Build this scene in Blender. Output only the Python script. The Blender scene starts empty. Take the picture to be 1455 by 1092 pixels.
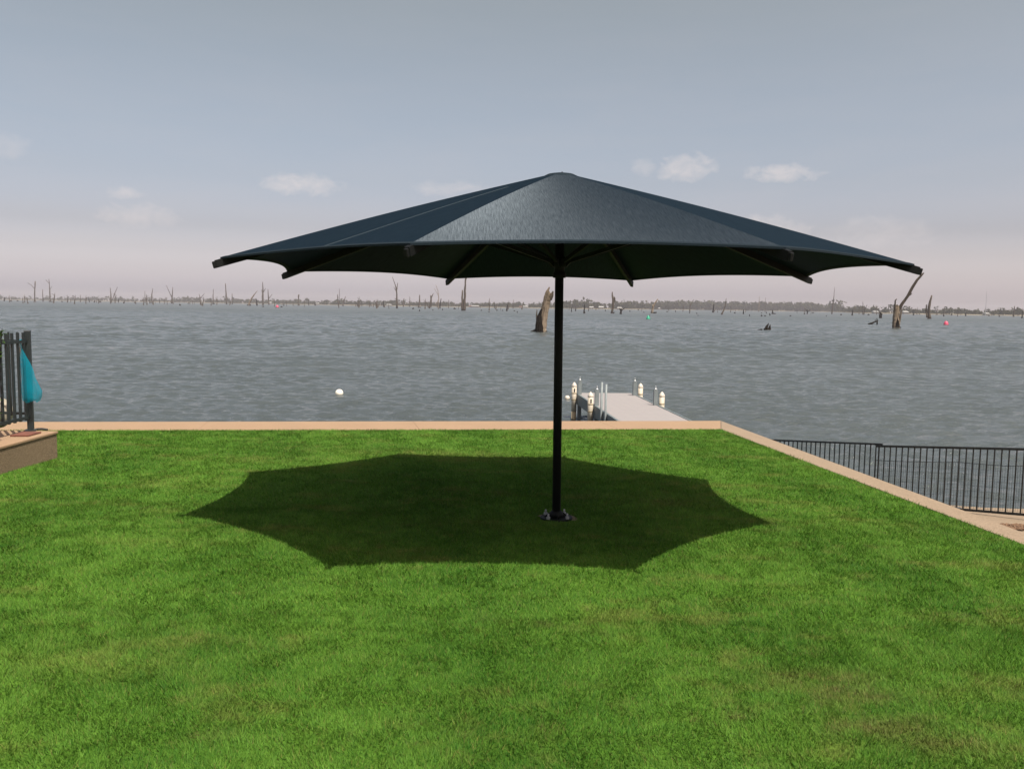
import bpy, bmesh, math, random
import numpy as np
from mathutils import Vector, Matrix

random.seed(7)
rng = np.random.default_rng(11)
scene = bpy.context.scene
col = scene.collection
R = math.radians

# ------------------------------------------------------------------ camera
PW, PH, FPX = 1455.0, 1092.0, 1223.5          # photograph size and focal length in its pixels
PITCH, ROLL, CAM_H = 0.091, 0.014, 1.9
F = np.array([0, math.cos(PITCH), -math.sin(PITCH)])
R0 = np.array([1.0, 0, 0]); U0 = np.cross(R0, F)
RV = R0 * math.cos(ROLL) + U0 * math.sin(ROLL)
UV = U0 * math.cos(ROLL) - R0 * math.sin(ROLL)
CAM = np.array([0, 0, CAM_H])
cam_data = bpy.data.cameras.new('camera')
cam = bpy.data.objects.new('camera', cam_data)
col.objects.link(cam)
m = Matrix.Identity(4)
for i in range(3):
    m[i][0] = RV[i]; m[i][1] = UV[i]; m[i][2] = -F[i]; m[i][3] = CAM[i]
cam.matrix_world = m
cam_data.sensor_width = 36
cam_data.lens = 36 * FPX / PW
cam_data.clip_start = 0.05
cam_data.clip_end = 30000
scene.camera = cam

def ray(px, py):
    return F + ((px - PW / 2) / FPX) * RV - ((py - PH / 2) / FPX) * UV
def on_plane(px, py, z):
    d = ray(px, py); return CAM + d * ((z - CAM_H) / d[2])
def at_depth(px, py, y):
    d = ray(px, py); return CAM + d * (y / d[1])
def horizon(px):
    return PH / 2 - FPX * math.tan(PITCH) + (px - PW / 2) * math.tan(ROLL) + 0.0

# ------------------------------------------------------------------ light
SUN = np.array([0.311, -0.430, 1.0]); SUN = SUN / np.linalg.norm(SUN)   # towards the sun
SUN_EL = math.asin(SUN[2]); SUN_AZ = math.atan2(SUN[0], SUN[1])
sun_data = bpy.data.lights.new('sun', 'SUN')
sun_data.energy = 5.0
sun_data.angle = R(0.5)
sun_data.color = (1.0, 0.94, 0.84)
sun = bpy.data.objects.new('sun', sun_data)
sun.rotation_euler = Vector(-SUN).to_track_quat('-Z', 'Y').to_euler()
sun.location = (4, -6, 14)
col.objects.link(sun)

world = bpy.data.worlds.new('World')
scene.world = world
world.use_nodes = True
wt = world.node_tree
wt.nodes.clear()

class NT:
    """small helper to wire nodes"""
    def __init__(s, tree): s.t = tree
    def node(s, kind, **kw):
        n = s.t.nodes.new(kind)
        for k, v in kw.items(): setattr(n, k, v)
        return n
    def put(s, sock, v):
        if isinstance(v, bpy.types.NodeSocket): s.t.links.new(v, sock)
        elif v is not None: sock.default_value = v
    def math(s, op, a, b=None, c=None, clamp=False):
        n = s.node('ShaderNodeMath', operation=op, use_clamp=clamp)
        s.put(n.inputs[0], a); s.put(n.inputs[1], b); s.put(n.inputs[2], c)
        return n.outputs[0]
    def mix(s, fac, a, b, blend='MIX'):
        n = s.node('ShaderNodeMix', data_type='RGBA', blend_type=blend)
        s.put(n.inputs[0], fac); s.put(n.inputs[6], a); s.put(n.inputs[7], b)
        return n.outputs[2]
    def ramp(s, fac, stops, interp='LINEAR'):
        n = s.node('ShaderNodeValToRGB')
        n.color_ramp.interpolation = interp
        el = n.color_ramp.elements
        while len(el) < len(stops): el.new(0.5)
        for e, (p, c) in zip(el, stops):
            e.position = p
            e.color = c if len(c) == 4 else (*c, 1)
        s.put(n.inputs[0], fac)
        return n.outputs[0]
    def noise(s, vec, scale, detail=4, rough=0.55, dist=0.0):
        n = s.node('ShaderNodeTexNoise')
        s.put(n.inputs['Vector'], vec)
        n.inputs['Scale'].default_value = scale
        n.inputs['Detail'].default_value = detail
        n.inputs['Roughness'].default_value = rough
        n.inputs['Distortion'].default_value = dist
        return n.outputs[0]
    def mapping(s, vec, scale=(1, 1, 1), loc=(0, 0, 0), rot=(0, 0, 0)):
        n = s.node('ShaderNodeMapping')
        s.put(n.inputs[0], vec)
        n.inputs['Scale'].default_value = scale
        n.inputs['Location'].default_value = loc
        n.inputs['Rotation'].default_value = rot
        return n.outputs[0]

W = NT(wt)
sky = W.node('ShaderNodeTexSky')
sky.sky_type = 'NISHITA'
sky.sun_disc = False
sky.sun_elevation = SUN_EL
sky.sun_rotation = SUN_AZ
sky.altitude = 120
sky.air_density = 1.0
sky.dust_density = 4.0
sky.ozone_density = 1.0
tc = W.node('ShaderNodeTexCoord')
sep = W.node('ShaderNodeSeparateXYZ')
wt.links.new(tc.outputs['Generated'], sep.inputs[0])
dx, dy, dz = sep.outputs
el = W.math('ARCSINE', dz)
az = W.math('ARCTAN2', dx, dy)
# dusty air: the sky turns warm and grey towards the horizon, all the way round
SKY_STRENGTH = 0.099
elf = W.math('MULTIPLY', W.math('MAXIMUM', el, 0.0), 1 / 1.6, clamp=True)
tint = W.ramp(elf, [(0.0, (5.2, 4.65, 5.4)), (0.010, (4.1, 3.65, 4.2)), (0.022, (2.82, 2.48, 2.80)), (0.036, (2.0, 1.70, 1.84)), (0.052, (1.48, 1.24, 1.28)), (0.085, (1.36, 1.14, 1.07)), (0.115, (1.37, 1.14, 1.0)), (0.207, (1.48, 1.17, 0.85)), (0.4, (1.25, 1.08, 0.92)), (1.0, (1.1, 1.02, 0.95))])
skyc = W.mix(1.0, sky.outputs[0], tint, 'MULTIPLY')
# small fair-weather clouds
cv = W.node('ShaderNodeCombineXYZ')
wt.links.new(az, cv.inputs[0]); wt.links.new(el, cv.inputs[1])
puff = W.noise(W.mapping(cv.outputs[0], (1, 1.5, 1)), 44, 7, 0.65, 0.4)
wisp = W.noise(W.mapping(cv.outputs[0], (1, 5.0, 1), (3, 1, 0)), 5, 5, 0.6, 0.2)
def dir_of(px, py):
    d = ray(px, py); d = d / np.linalg.norm(d)
    return math.atan2(d[0], d[1]), math.asin(d[2])
clouds = [(430, 262, 62, 18, 0.48), (975, 238, 48, 22, 0.5), (915, 236, 24, 14, 0.26), (1112, 247, 58, 14, 0.5), (12, 208, 30, 20, 0.24),
          (175, 274, 24, 11, 0.4), (195, 306, 60, 20, 0.30), (1088, 325, 70, 22, 0.34), (1250, 330, 90, 24, 0.2), (640, 268, 70, 14, 0.25)]
# the same kind of cloud goes on round the rest of the sky
extra = [(random.uniform(0.75, 5.5), random.uniform(0.10, 0.3), random.uniform(0.02, 0.06), random.uniform(0.008, 0.02), random.uniform(0.3, 0.6)) for _ in range(8)]
spec = [(*dir_of(a, b), w / FPX, h / FPX, s) for a, b, w, h, s in clouds] + [((a if a < math.pi else a - 2 * math.pi), b, w, h, s) for a, b, w, h, s in extra]
tot = None
pn = W.math('MULTIPLY_ADD', puff, 2.6, -1.3)
for a0, e0, wa, he, s in spec:
    ua = W.math('DIVIDE', W.math('SUBTRACT', az, a0), wa)
    ue = W.math('DIVIDE', W.math('SUBTRACT', el, e0), he)
    d2 = W.math('ADD', W.math('MULTIPLY', ua, ua), W.math('MULTIPLY', ue, ue))
    v = W.math('MULTIPLY', W.math('ADD', W.math('SUBTRACT', 0.8, d2), pn), s * 1.0)
    v = W.math('MINIMUM', W.math('MAXIMUM', v, 0.0), s)
    tot = v if tot is None else W.math('MAXIMUM', tot, v)
band = W.ramp(elf, [(0.0, (0, 0, 0)), (0.06, (1, 1, 1)), (0.16, (0.5, 0.5, 0.5)), (0.26, (0, 0, 0))])
wv = W.math('MULTIPLY', W.math('MULTIPLY_ADD', wisp, 1.6, -0.65, clamp=True), band)
skyc = W.mix(W.math('MULTIPLY', wv, 0.25), skyc, (4.5, 4.15, 4.1, 1))
skyc = W.mix(tot, skyc, (6.0, 5.4, 5.2, 1))
bg = W.node('ShaderNodeBackground')
wt.links.new(skyc, bg.inputs[0])
bg.inputs[1].default_value = SKY_STRENGTH
wo = W.node('ShaderNodeOutputWorld')
wt.links.new(bg.outputs[0], wo.inputs[0])

scene.view_settings.view_transform = 'Standard'
scene.view_settings.look = 'None'
scene.view_settings.exposure = 0.5
scene.view_settings.gamma = 1.0
scene.view_settings.use_curve_mapping = False
scene.render.engine = 'CYCLES'
scene.cycles.use_denoising = True
scene.cycles.max_bounces = 5
scene.cycles.diffuse_bounces = 3
scene.cycles.glossy_bounces = 3
scene.cycles.transmission_bounces = 4
scene.cycles.volume_bounces = 1
scene.cycles.transparent_max_bounces = 8
scene.cycles.caustics_reflective = False
scene.cycles.caustics_refractive = False

# ------------------------------------------------------------------ materials
def material(name, base, rough=0.7, var=0.15, scale=8.0, bump=0.0, bscale=60.0, metal=0.0, spec=0.5, stretch=(1, 1, 1), second=None, coords='Object', detail=5):
    mt = bpy.data.materials.new(name); mt.use_nodes = True
    t = NT(mt.node_tree); mt.node_tree.nodes.clear()
    p = t.node('ShaderNodeBsdfPrincipled')
    o = t.node('ShaderNodeOutputMaterial')
    mt.node_tree.links.new(p.outputs[0], o.inputs[0])
    tcn = t.node('ShaderNodeTexCoord')
    v = t.mapping(tcn.outputs[coords], stretch)
    n = t.noise(v, scale, detail, 0.6)
    f = t.math('MULTIPLY_ADD', n, 2.4, -0.7, clamp=True)
    b = np.array(base)
    c2 = second if second is not None else tuple(np.clip(b * (1 + var), 0, 1))
    c1 = tuple(np.clip(b * (1 - var), 0, 1)) if second is None else base
    c = t.mix(f, (*c1, 1), (*c2, 1))
    t.put(p.inputs['Base Color'], c)
    p.inputs['Roughness'].default_value = rough
    p.inputs['Metallic'].default_value = metal
    p.inputs['Specular IOR Level'].default_value = spec
    if bump:
        bn = t.node('ShaderNodeBump')
        bn.inputs['Strength'].default_value = bump
        bn.inputs['Distance'].default_value = 0.01
        t.put(bn.inputs['Height'], t.noise(v, bscale, 4, 0.6))
        t.put(p.inputs['Normal'], bn.outputs[0])
    mt['t'] = 0
    return mt

def pebble(name, ground, lo, hi, scale=160.0):
    """exposed aggregate: sandy cement with small stones of several tones"""
    mt = bpy.data.materials.new(name); mt.use_nodes = True
    t = NT(mt.node_tree); mt.node_tree.nodes.clear()
    p = t.node('ShaderNodeBsdfPrincipled'); o = t.node('ShaderNodeOutputMaterial')
    mt.node_tree.links.new(p.outputs[0], o.inputs[0])
    tcn = t.node('ShaderNodeTexCoord'); v = tcn.outputs['Object']
    vo = t.node('ShaderNodeTexVoronoi'); t.put(vo.inputs['Vector'], v); vo.inputs['Scale'].default_value = scale
    sepc = t.node('ShaderNodeSeparateColor'); t.put(sepc.inputs[0], vo.outputs['Color'])
    stone = t.mix(sepc.outputs[0], (*lo, 1), (*hi, 1))
    edge = t.math('MULTIPLY_ADD', vo.outputs['Distance'], 2.2, -0.6, clamp=True)
    c = t.mix(edge, stone, (*ground, 1))
    big = t.math('MULTIPLY_ADD', t.noise(v, 1.7, 5, 0.65), 1.2, -0.1, clamp=True)
    c = t.mix(t.math('MULTIPLY', big, 0.5), c, (*(np.array(ground) * 0.68), 1))
    spot = t.math('MULTIPLY_ADD', t.noise(v, 9.0, 5, 0.7), 5.0, -3.1, clamp=True)
    c = t.mix(t.math('MULTIPLY', spot, 0.35), c, (*(np.array(ground) * 0.5), 1))
    t.put(p.inputs['Base Color'], c)
    p.inputs['Roughness'].default_value = 0.85
    bn = t.node('ShaderNodeBump'); bn.inputs['Strength'].default_value = 0.5; bn.inputs['Distance'].default_value = 0.004
    bn.invert = True
    t.put(bn.inputs['Height'], vo.outputs['Distance']); t.put(p.inputs['Normal'], bn.outputs[0])
    return mt

M = {}
M['path'] = pebble('sandy_concrete', (0.285, 0.186, 0.108), (0.215, 0.134, 0.075), (0.355, 0.248, 0.158))
M['wallface'] = pebble('brown_aggregate', (0.175, 0.122, 0.070), (0.070, 0.047, 0.027), (0.28, 0.205, 0.13), 75)
M['lowpath'] = pebble('gravel_concrete', (0.235, 0.172, 0.112), (0.13, 0.092, 0.056), (0.34, 0.265, 0.185), 85)
M['pole'] = material('black_powder_coat', (0.006, 0.0068, 0.0072), 0.6, 0.2, 20, 0.05, 200, spec=0.15)
M['fence'] = material('charcoal_powder_coat', (0.013, 0.019, 0.021), 0.5, 0.25, 12, 0.05, 200)
M['galv'] = material('galvanised_steel', (0.35, 0.36, 0.37), 0.4, 0.2, 60, 0.1, 200, metal=0.6)
M['deck'] = material('deck_composite', (0.235, 0.218, 0.214), 0.75, 0.07, 5, 0.25, 90, stretch=(1, 6, 1))
M['jetty_frame'] = material('grey_jetty_steel', (0.10, 0.125, 0.13), 0.55, 0.18, 5, 0.1, 80)
M['jetty_post'] = material('grey_jetty_post', (0.16, 0.185, 0.19), 0.55, 0.15, 6, 0.1, 80)
M['pile'] = material('cream_pile_sleeve', (0.45, 0.40, 0.32), 0.6, 0.18, 5, 0.05, 60)
M['pilewet'] = material('stained_pile', (0.26, 0.21, 0.125), 0.5, 0.3, 4, 0.1, 60)
M['cap'] = material('white_pile_cap', (0.5, 0.455, 0.39), 0.5, 0.04, 8)
M['dark'] = material('dark_rubber', (0.02, 0.02, 0.02), 0.6, 0.2, 20)
M['buoywhite'] = material('white_buoy_plastic', (0.7, 0.66, 0.57), 0.4, 0.05, 9)
M['buoygreen'] = material('green_buoy_plastic', (0.008, 0.26, 0.15), 0.4, 0.1, 3)
M['buoyred'] = material('red_buoy_plastic', (0.52, 0.06, 0.12), 0.4, 0.1, 3)
M['wood'] = material('weathered_dead_wood', (0.030, 0.024, 0.019), 0.95, 0.3, 1.6, 1.0, 9, stretch=(1, 1, 0.22), second=(0.105, 0.083, 0.063), spec=0.1)
M['palewood'] = material('bleached_dead_wood', (0.085, 0.064, 0.044), 0.95, 0.3, 1.4, 1.0, 7, stretch=(1, 1, 0.2), second=(0.25, 0.20, 0.15), spec=0.1)
M['darkwood'] = material('charred_dead_wood', (0.003, 0.0026, 0.0022), 0.95, 0.3, 1.6, 1.0, 8, stretch=(1, 1, 0.3), second=(0.018, 0.014, 0.010), spec=0.05)
M['brick'] = material('rust_red_paver', (0.13, 0.045, 0.028), 0.85, 0.3, 9, 0.3, 70)
M['stone'] = material('pale_stone', (0.3, 0.265, 0.21), 0.9, 0.3, 7, 0.6, 30)
M['farland'] = material('dry_shore_ground', (0.10, 0.088, 0.055), 0.95, 0.25, 0.03, second=(0.19, 0.16, 0.11))
M['housewall'] = material('pale_house_wall', (0.26, 0.235, 0.2), 0.8, 0.1, 0.4)
M['houseroof'] = material('pale_metal_roof', (0.29, 0.285, 0.27), 0.5, 0.08, 0.4)
M['houseroof_red'] = material('red_tile_roof', (0.15, 0.075, 0.05), 0.8, 0.15, 0.4)
M['soil'] = material('leaf_litter', (0.09, 0.05, 0.028), 0.95, 0.4, 40, 0.5, 60, second=(0.20, 0.12, 0.07))

# far foliage: broad clump-to-clump tone only
def foliage(name, a, b, scale):
    mt = bpy.data.materials.new(name); mt.use_nodes = True
    t = NT(mt.node_tree); mt.node_tree.nodes.clear()
    o = t.node('ShaderNodeOutputMaterial')
    g = t.node('ShaderNodeNewGeometry')
    n = t.noise(g.outputs['Position'], scale, 3, 0.6)
    c = t.mix(t.math('MULTIPLY_ADD', n, 2.6, -0.8, clamp=True), (*a, 1), (*b, 1))
    d = t.node('ShaderNodeBsdfDiffuse'); t.put(d.inputs[0], c)
    tr = t.node('ShaderNodeBsdfTranslucent'); t.put(tr.inputs[0], c)
    mx = t.node('ShaderNodeMixShader'); mx.inputs[0].default_value = 0.3
    mt.node_tree.links.new(d.outputs[0], mx.inputs[1]); mt.node_tree.links.new(tr.outputs[0], mx.inputs[2])
    mt.node_tree.links.new(mx.outputs[0], o.inputs[0])
    return mt
M['farleaf'] = foliage('far_eucalypt_leaves', (0.028, 0.034, 0.018), (0.075, 0.074, 0.04), 0.05)
M['leaf'] = foliage('shrub_leaves', (0.035, 0.085, 0.012), (0.09, 0.16, 0.03), 30)

# water
def water_material():
    mt = bpy.data.materials.new('lake_water'); mt.use_nodes = True
    t = NT(mt.node_tree); mt.node_tree.nodes.clear()
    p = t.node('ShaderNodeBsdfPrincipled'); o = t.node('ShaderNodeOutputMaterial')
    mt.node_tree.links.new(p.outputs[0], o.inputs[0])
    g = t.node('ShaderNodeNewGeometry'); v = g.outputs['Position']
    n = t.noise(v, 0.02, 4, 0.6)
    c = t.mix(t.math('MULTIPLY_ADD', n, 2.0, -0.5, clamp=True), (0.048, 0.058, 0.060, 1), (0.066, 0.077, 0.075, 1))
    t.put(p.inputs['Base Color'], c)
    # the waves get too small to see apart out on the open lake; there they act as a rough surface
    spw = t.node('ShaderNodeSeparateXYZ'); t.put(spw.inputs[0], v)
    mr = t.node('ShaderNodeMapRange'); mr.interpolation_type = 'SMOOTHSTEP'
    t.put(mr.inputs[0], spw.outputs[1]); mr.inputs[1].default_value = 60; mr.inputs[2].default_value = 420; mr.inputs[3].default_value = 0.10; mr.inputs[4].default_value = 0.34
    t.put(p.inputs['Roughness'], mr.outputs[0])
    p.inputs['IOR'].default_value = 1.333
    h1 = t.noise(t.mapping(v, (0.55, 1.0, 1), rot=(0, 0, 0.15)), 9.0, 4, 0.65, 0.5)
    h2 = t.noise(t.mapping(v, (0.45, 1.0, 1), rot=(0, 0, -0.2)), 0.55, 4, 0.6, 0.2)
    wind = t.math('MULTIPLY_ADD', t.noise(t.mapping(v, (0.35, 1.0, 1), rot=(0, 0, 0.2)), 0.06, 4, 0.6, 0.3), 1.8, -0.2, clamp=True)
    h = t.math('MULTIPLY', t.math('ADD', t.math('MULTIPLY', h1, 0.050), t.math('MULTIPLY', h2, 0.20)), t.math('MULTIPLY_ADD', wind, 0.9, 0.5))
    bn = t.node('ShaderNodeBump'); bn.inputs['Strength'].default_value = 0.8; bn.inputs['Distance'].default_value = 1.0
    t.put(bn.inputs['Height'], h); t.put(p.inputs['Normal'], bn.outputs[0])
    return mt
M['water'] = water_material()

# shade cloth
def cloth_material():
    """knitted shade cloth: matt yarn plus the streak that its cross yarns throw along the rib direction"""
    mt = bpy.data.materials.new('woven_shade_cloth'); mt.use_nodes = True
    t = NT(mt.node_tree); mt.node_tree.nodes.clear()
    o = t.node('ShaderNodeOutputMaterial')
    uv = t.node('ShaderNodeUVMap').outputs[0]
    thread = t.noise(t.mapping(uv, (150, 5, 1)), 1.0, 5, 0.75)
    cross = t.noise(t.mapping(uv, (230, 190, 1)), 1.0, 2, 0.7)
    cloud = t.noise(uv, 2.0, 4, 0.6)
    f = t.math('MULTIPLY_ADD', thread, 1.8, -0.45, clamp=True)
    c = t.mix(f, (0.0040, 0.0085, 0.014, 1), (0.0085, 0.0160, 0.024, 1))
    c = t.mix(t.math('MULTIPLY', cloud, 0.3), c, (0.007, 0.013, 0.018, 1))
    bn = t.node('ShaderNodeBump'); bn.inputs['Strength'].default_value = 0.5; bn.inputs['Distance'].default_value = 0.003
    t.put(bn.inputs['Height'], t.math('ADD', thread, t.math('MULTIPLY', cross, 0.9)))
    d = t.node('ShaderNodeBsdfDiffuse'); t.put(d.inputs[0], c); t.put(d.inputs['Normal'], bn.outputs[0])
    gl = t.node('ShaderNodeBsdfAnisotropic')
    glint = t.math('MULTIPLY_ADD', t.math('ADD', t.math('MULTIPLY', thread, 0.75), t.math('MULTIPLY', cross, 0.6)), 0.125, -0.053)
    gc = t.node('ShaderNodeCombineColor')
    g0 = t.math('MAXIMUM', glint, 0.002)
    t.put(gc.inputs[0], t.math('MULTIPLY', g0, 0.82)); t.put(gc.inputs[1], t.math('MULTIPLY', g0, 0.96)); t.put(gc.inputs[2], t.math('MULTIPLY', g0, 1.1))
    t.put(gl.inputs['Color'], gc.outputs[0])
    gl.inputs['Roughness'].default_value = 0.62
    gl.inputs['Anisotropy'].default_value = 0.82
    gl.inputs['Rotation'].default_value = 0.0
    tg = t.node('ShaderNodeTangent'); tg.direction_type = 'UV_MAP'; tg.uv_map = 'UVMap'
    t.put(gl.inputs['Tangent'], tg.outputs[0])
    ad = t.node('ShaderNodeAddShader')
    L = mt.node_tree.links
    L.new(d.outputs[0], ad.inputs[0]); L.new(gl.outputs[0], ad.inputs[1])
    tl = t.node('ShaderNodeBsdfTranslucent'); tl.inputs[0].default_value = (0.016, 0.0165, 0.0165, 1)   # a little light comes through the knit
    ad2 = t.node('ShaderNodeAddShader')
    L.new(ad.outputs[0], ad2.inputs[0]); L.new(tl.outputs[0], ad2.inputs[1]); L.new(ad2.outputs[0], o.inputs[0])
    return mt
M['cloth'] = cloth_material()
M['seam'] = material('pale_stitching', (0.045, 0.06, 0.07), 0.9, 0.2, 60, spec=0.1)
M['hem'] = material('shade_cloth_hem', (0.010, 0.017, 0.023), 0.9, 0.2, 60, 0.2, 200, spec=0.1)

# blue netting: real woven strands would be under a pixel, so the weave is a cut-out in the sheet
def net_material():
    mt = bpy.data.materials.new('blue_plastic_mesh'); mt.use_nodes = True
    t = NT(mt.node_tree); mt.node_tree.nodes.clear()
    o = t.node('ShaderNodeOutputMaterial')
    uv = t.node('ShaderNodeUVMap').outputs[0]
    sp = t.node('ShaderNodeSeparateXYZ'); t.put(sp.inputs[0], uv)
    def strand(x, k): return t.math('LESS_THAN', t.math('FRACT', t.math('MULTIPLY', x, k)), 0.30)
    a = t.math('MAXIMUM', strand(t.math('ADD', sp.outputs[0], sp.outputs[1]), 34), strand(t.math('SUBTRACT', sp.outputs[0], sp.outputs[1]), 34))
    d = t.node('ShaderNodeBsdfDiffuse'); d.inputs[0].default_value = (0.010, 0.30, 0.42, 1)
    tl = t.node('ShaderNodeBsdfTranslucent'); tl.inputs[0].default_value = (0.02, 0.46, 0.60, 1)
    m1 = t.node('ShaderNodeMixShader'); m1.inputs[0].default_value = 0.4
    tr = t.node('ShaderNodeBsdfTransparent')
    m2 = t.node('ShaderNodeMixShader')
    L = mt.node_tree.links
    L.new(d.outputs[0], m1.inputs[1]); L.new(tl.outputs[0], m1.inputs[2])
    t.put(m2.inputs[0], a); L.new(tr.outputs[0], m2.inputs[1]); L.new(m1.outputs[0], m2.inputs[2])
    L.new(m2.outputs[0], o.inputs[0])
    return mt
M['net'] = net_material()

def grass_material(name, blade):
    mt = bpy.data.materials.new(name); mt.use_nodes = True
    t = NT(mt.node_tree); mt.node_tree.nodes.clear()
    o = t.node('ShaderNodeOutputMaterial')
    at = t.node('ShaderNodeAttribute'); at.attribute_name = 'tone'
    sp = t.node('ShaderNodeSeparateColor'); t.put(sp.inputs[0], at.outputs['Color'])
    # red channel: light to deep green; green channel: dry straw; blue: bare brown thatch
    c = t.mix(sp.outputs[0], (0.022, 0.086, 0.008, 1), (0.112, 0.232, 0.030, 1))
    c = t.mix(sp.outputs[1], c, (0.20, 0.18, 0.055, 1))
    c = t.mix(sp.outputs[2], c, (0.13, 0.092, 0.045, 1))
    if blade:
        d = t.node('ShaderNodeBsdfPrincipled'); t.put(d.inputs['Base Color'], c)
        d.inputs['Roughness'].default_value = 0.55
        d.inputs['Specular IOR Level'].default_value = 0.08
        tr = t.node('ShaderNodeBsdfTranslucent'); t.put(tr.inputs[0], c)
        mx = t.node('ShaderNodeMixShader'); mx.inputs[0].default_value = 0.2
        mt.node_tree.links.new(d.outputs[0], mx.inputs[1]); mt.node_tree.links.new(tr.outputs[0], mx.inputs[2])
        mt.node_tree.links.new(mx.outputs[0], o.inputs[0])
    else:
        g = t.node('ShaderNodeNewGeometry')
        n = t.noise(g.outputs['Position'], 60, 4, 0.7)
        c = t.mix(t.math('MULTIPLY_ADD', n, 1.6, -0.4, clamp=True), c, (0.03, 0.045, 0.008, 1))
        d = t.node('ShaderNodeBsdfDiffuse'); t.put(d.inputs[0], c)
        mt.node_tree.links.new(d.outputs[0], o.inputs[0])
    return mt
M['blade'] = grass_material('grass_blade', True)
M['turf'] = grass_material('turf_ground', False)

# ------------------------------------------------------------------ object helpers
def mesh_obj(name, verts, faces, mat, parent=None, smooth=False):
    me = bpy.data.meshes.new(name)
    me.from_pydata([tuple(v) for v in verts], [], faces)
    me.update()
    if smooth: me.polygons.foreach_set('use_smooth', [True] * len(me.polygons))
    if mat: me.materials.append(mat)
    o = bpy.data.objects.new(name, me)
    col.objects.link(o)
    if parent: o.parent = parent
    return o
def empty(name, loc=(0, 0, 0)):
    o = bpy.data.objects.new(name, None); o.location = loc
    o.empty_display_size = 0.2
    col.objects.link(o); return o
def tag(o, label, cat, group=None, kind=None):
    o['label'] = label; o['category'] = cat
    if group: o['group'] = group
    if kind: o['kind'] = kind
    return o
def structure(o, label=None):
    o['kind'] = 'structure'
    if label: o['label'] = label
    return o

class MB:
    """collects verts and faces for one mesh"""
    def __init__(s): s.v = []; s.f = []
    def add(s, vs, fs):
        k = len(s.v); s.v += [tuple(v) for v in vs]; s.f += [tuple(i + k for i in f) for f in fs]
        return s
    def box(s, c, size, rz=0.0, taper=1.0):
        x, y, z = size[0] / 2, size[1] / 2, size[2] / 2
        ca, sa = math.cos(rz), math.sin(rz)
        vs = []
        for sz in (-1, 1):
            k = taper if sz > 0 else 1
            for sx, sy in ((-1, -1), (1, -1), (1, 1), (-1, 1)):
                X, Y = sx * x * k, sy * y * k
                vs.append((c[0] + X * ca - Y * sa, c[1] + X * sa + Y * ca, c[2] + sz * z))
        return s.add(vs, [(3, 2, 1, 0), (4, 5, 6, 7), (0, 1, 5, 4), (1, 2, 6, 5), (2, 3, 7, 6), (3, 0, 4, 7)])
    def bar(s, a, b, w, h, up=(0, 0, 1)):
        a = np.array(a, float); b = np.array(b, float); d = b - a; d /= np.linalg.norm(d)
        u = np.array(up, float)
        if abs(d @ u) > 0.98: u = np.array([0, 1.0, 0])
        sd = np.cross(d, u); sd /= np.linalg.norm(sd); u = np.cross(sd, d)
        vs = [p + sd * i * w / 2 + u * j * h / 2 for p in (a, b) for i, j in ((-1, -1), (1, -1), (1, 1), (-1, 1))]
        return s.add(vs, [(0, 1, 2, 3), (7, 6, 5, 4), (0, 4, 5, 1), (1, 5, 6, 2), (2, 6, 7, 3), (3, 7, 4, 0)])
    def lathe(s, prof, c=(0, 0, 0), n=16):
        vs, fs = [], []
        for r, z in prof:
            for i in range(n):
                a = 2 * math.pi * i / n
                vs.append((c[0] + r * math.cos(a), c[1] + r * math.sin(a), c[2] + z))
        for j in range(len(prof) - 1):
            for i in range(n):
                k = (i + 1) % n
                fs.append((j * n + i, j * n + k, (j + 1) * n + k, (j + 1) * n + i))
        fs.append(tuple(range(n))[::-1]); fs.append(tuple((len(prof) - 1) * n + i for i in range(n)))
        return s.add(vs, fs)
    def tube(s, pts, radii, n=8, jag=0.0, lump=0.0, seed=0, close=True, ridge=0.0):
        rr = random.Random(seed)
        rdg = [1 + ridge * rr.uniform(-1, 1) for _ in range(n)]
        pts = [np.array(p, float) for p in pts]
        vs, fs = [], []
        prev = None
        for j, p in enumerate(pts):
            d = pts[min(j + 1, len(pts) - 1)] - pts[max(j - 1, 0)]; d /= np.linalg.norm(d) + 1e-9
            ref = np.array([1.0, 0, 0]) if prev is None else prev
            a = ref - d * (ref @ d)
            if np.linalg.norm(a) < 1e-3: a = np.cross(d, [0, 1.0, 0])
            a /= np.linalg.norm(a); b = np.cross(d, a); prev = a
            for i in range(n):
                t = 2 * math.pi * i / n
                q = radii[j] * (1 + lump * rr.uniform(-1, 1)) * rdg[i]
                if ridge and rr.random() < 0.06: rdg[i] = 1 + ridge * rr.uniform(-1, 1)
                v = p + (a * math.cos(t) + b * math.sin(t)) * q
                if j == len(pts) - 1 and jag: v = v + d * jag * rr.uniform(-0.5, 1) 
                vs.append(v)
        for j in range(len(pts) - 1):
            for i in range(n):
                k = (i + 1) % n
                fs.append((j * n + i, j * n + k, (j + 1) * n + k, (j + 1) * n + i))
        if close:
            fs.append(tuple(range(n))[::-1])
            q = len(vs); vs.append(pts[-1] - (pts[-1] - pts[-2]) / (np.linalg.norm(pts[-1] - pts[-2]) + 1e-9) * jag * 0.5)
            for i in range(n): fs.append(((len(pts) - 1) * n + i, (len(pts) - 1) * n + (i + 1) % n, q))
        return s.add(vs, fs)
    def build(s, name, mat, parent=None, smooth=False, origin=None):
        vs = s.v
        if origin is not None: vs = [(v[0] - origin[0], v[1] - origin[1], v[2] - origin[2]) for v in vs]
        return mesh_obj(name, vs, s.f, mat, parent, smooth)

def bevel(o, w=0.005, seg=2):
    bm = bmesh.new(); bm.from_mesh(o.data)
    bmesh.ops.bevel(bm, geom=list(bm.edges), offset=w, segments=seg, profile=0.5, affect='EDGES')
    bm.to_mesh(o.data); bm.free(); return o

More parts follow.
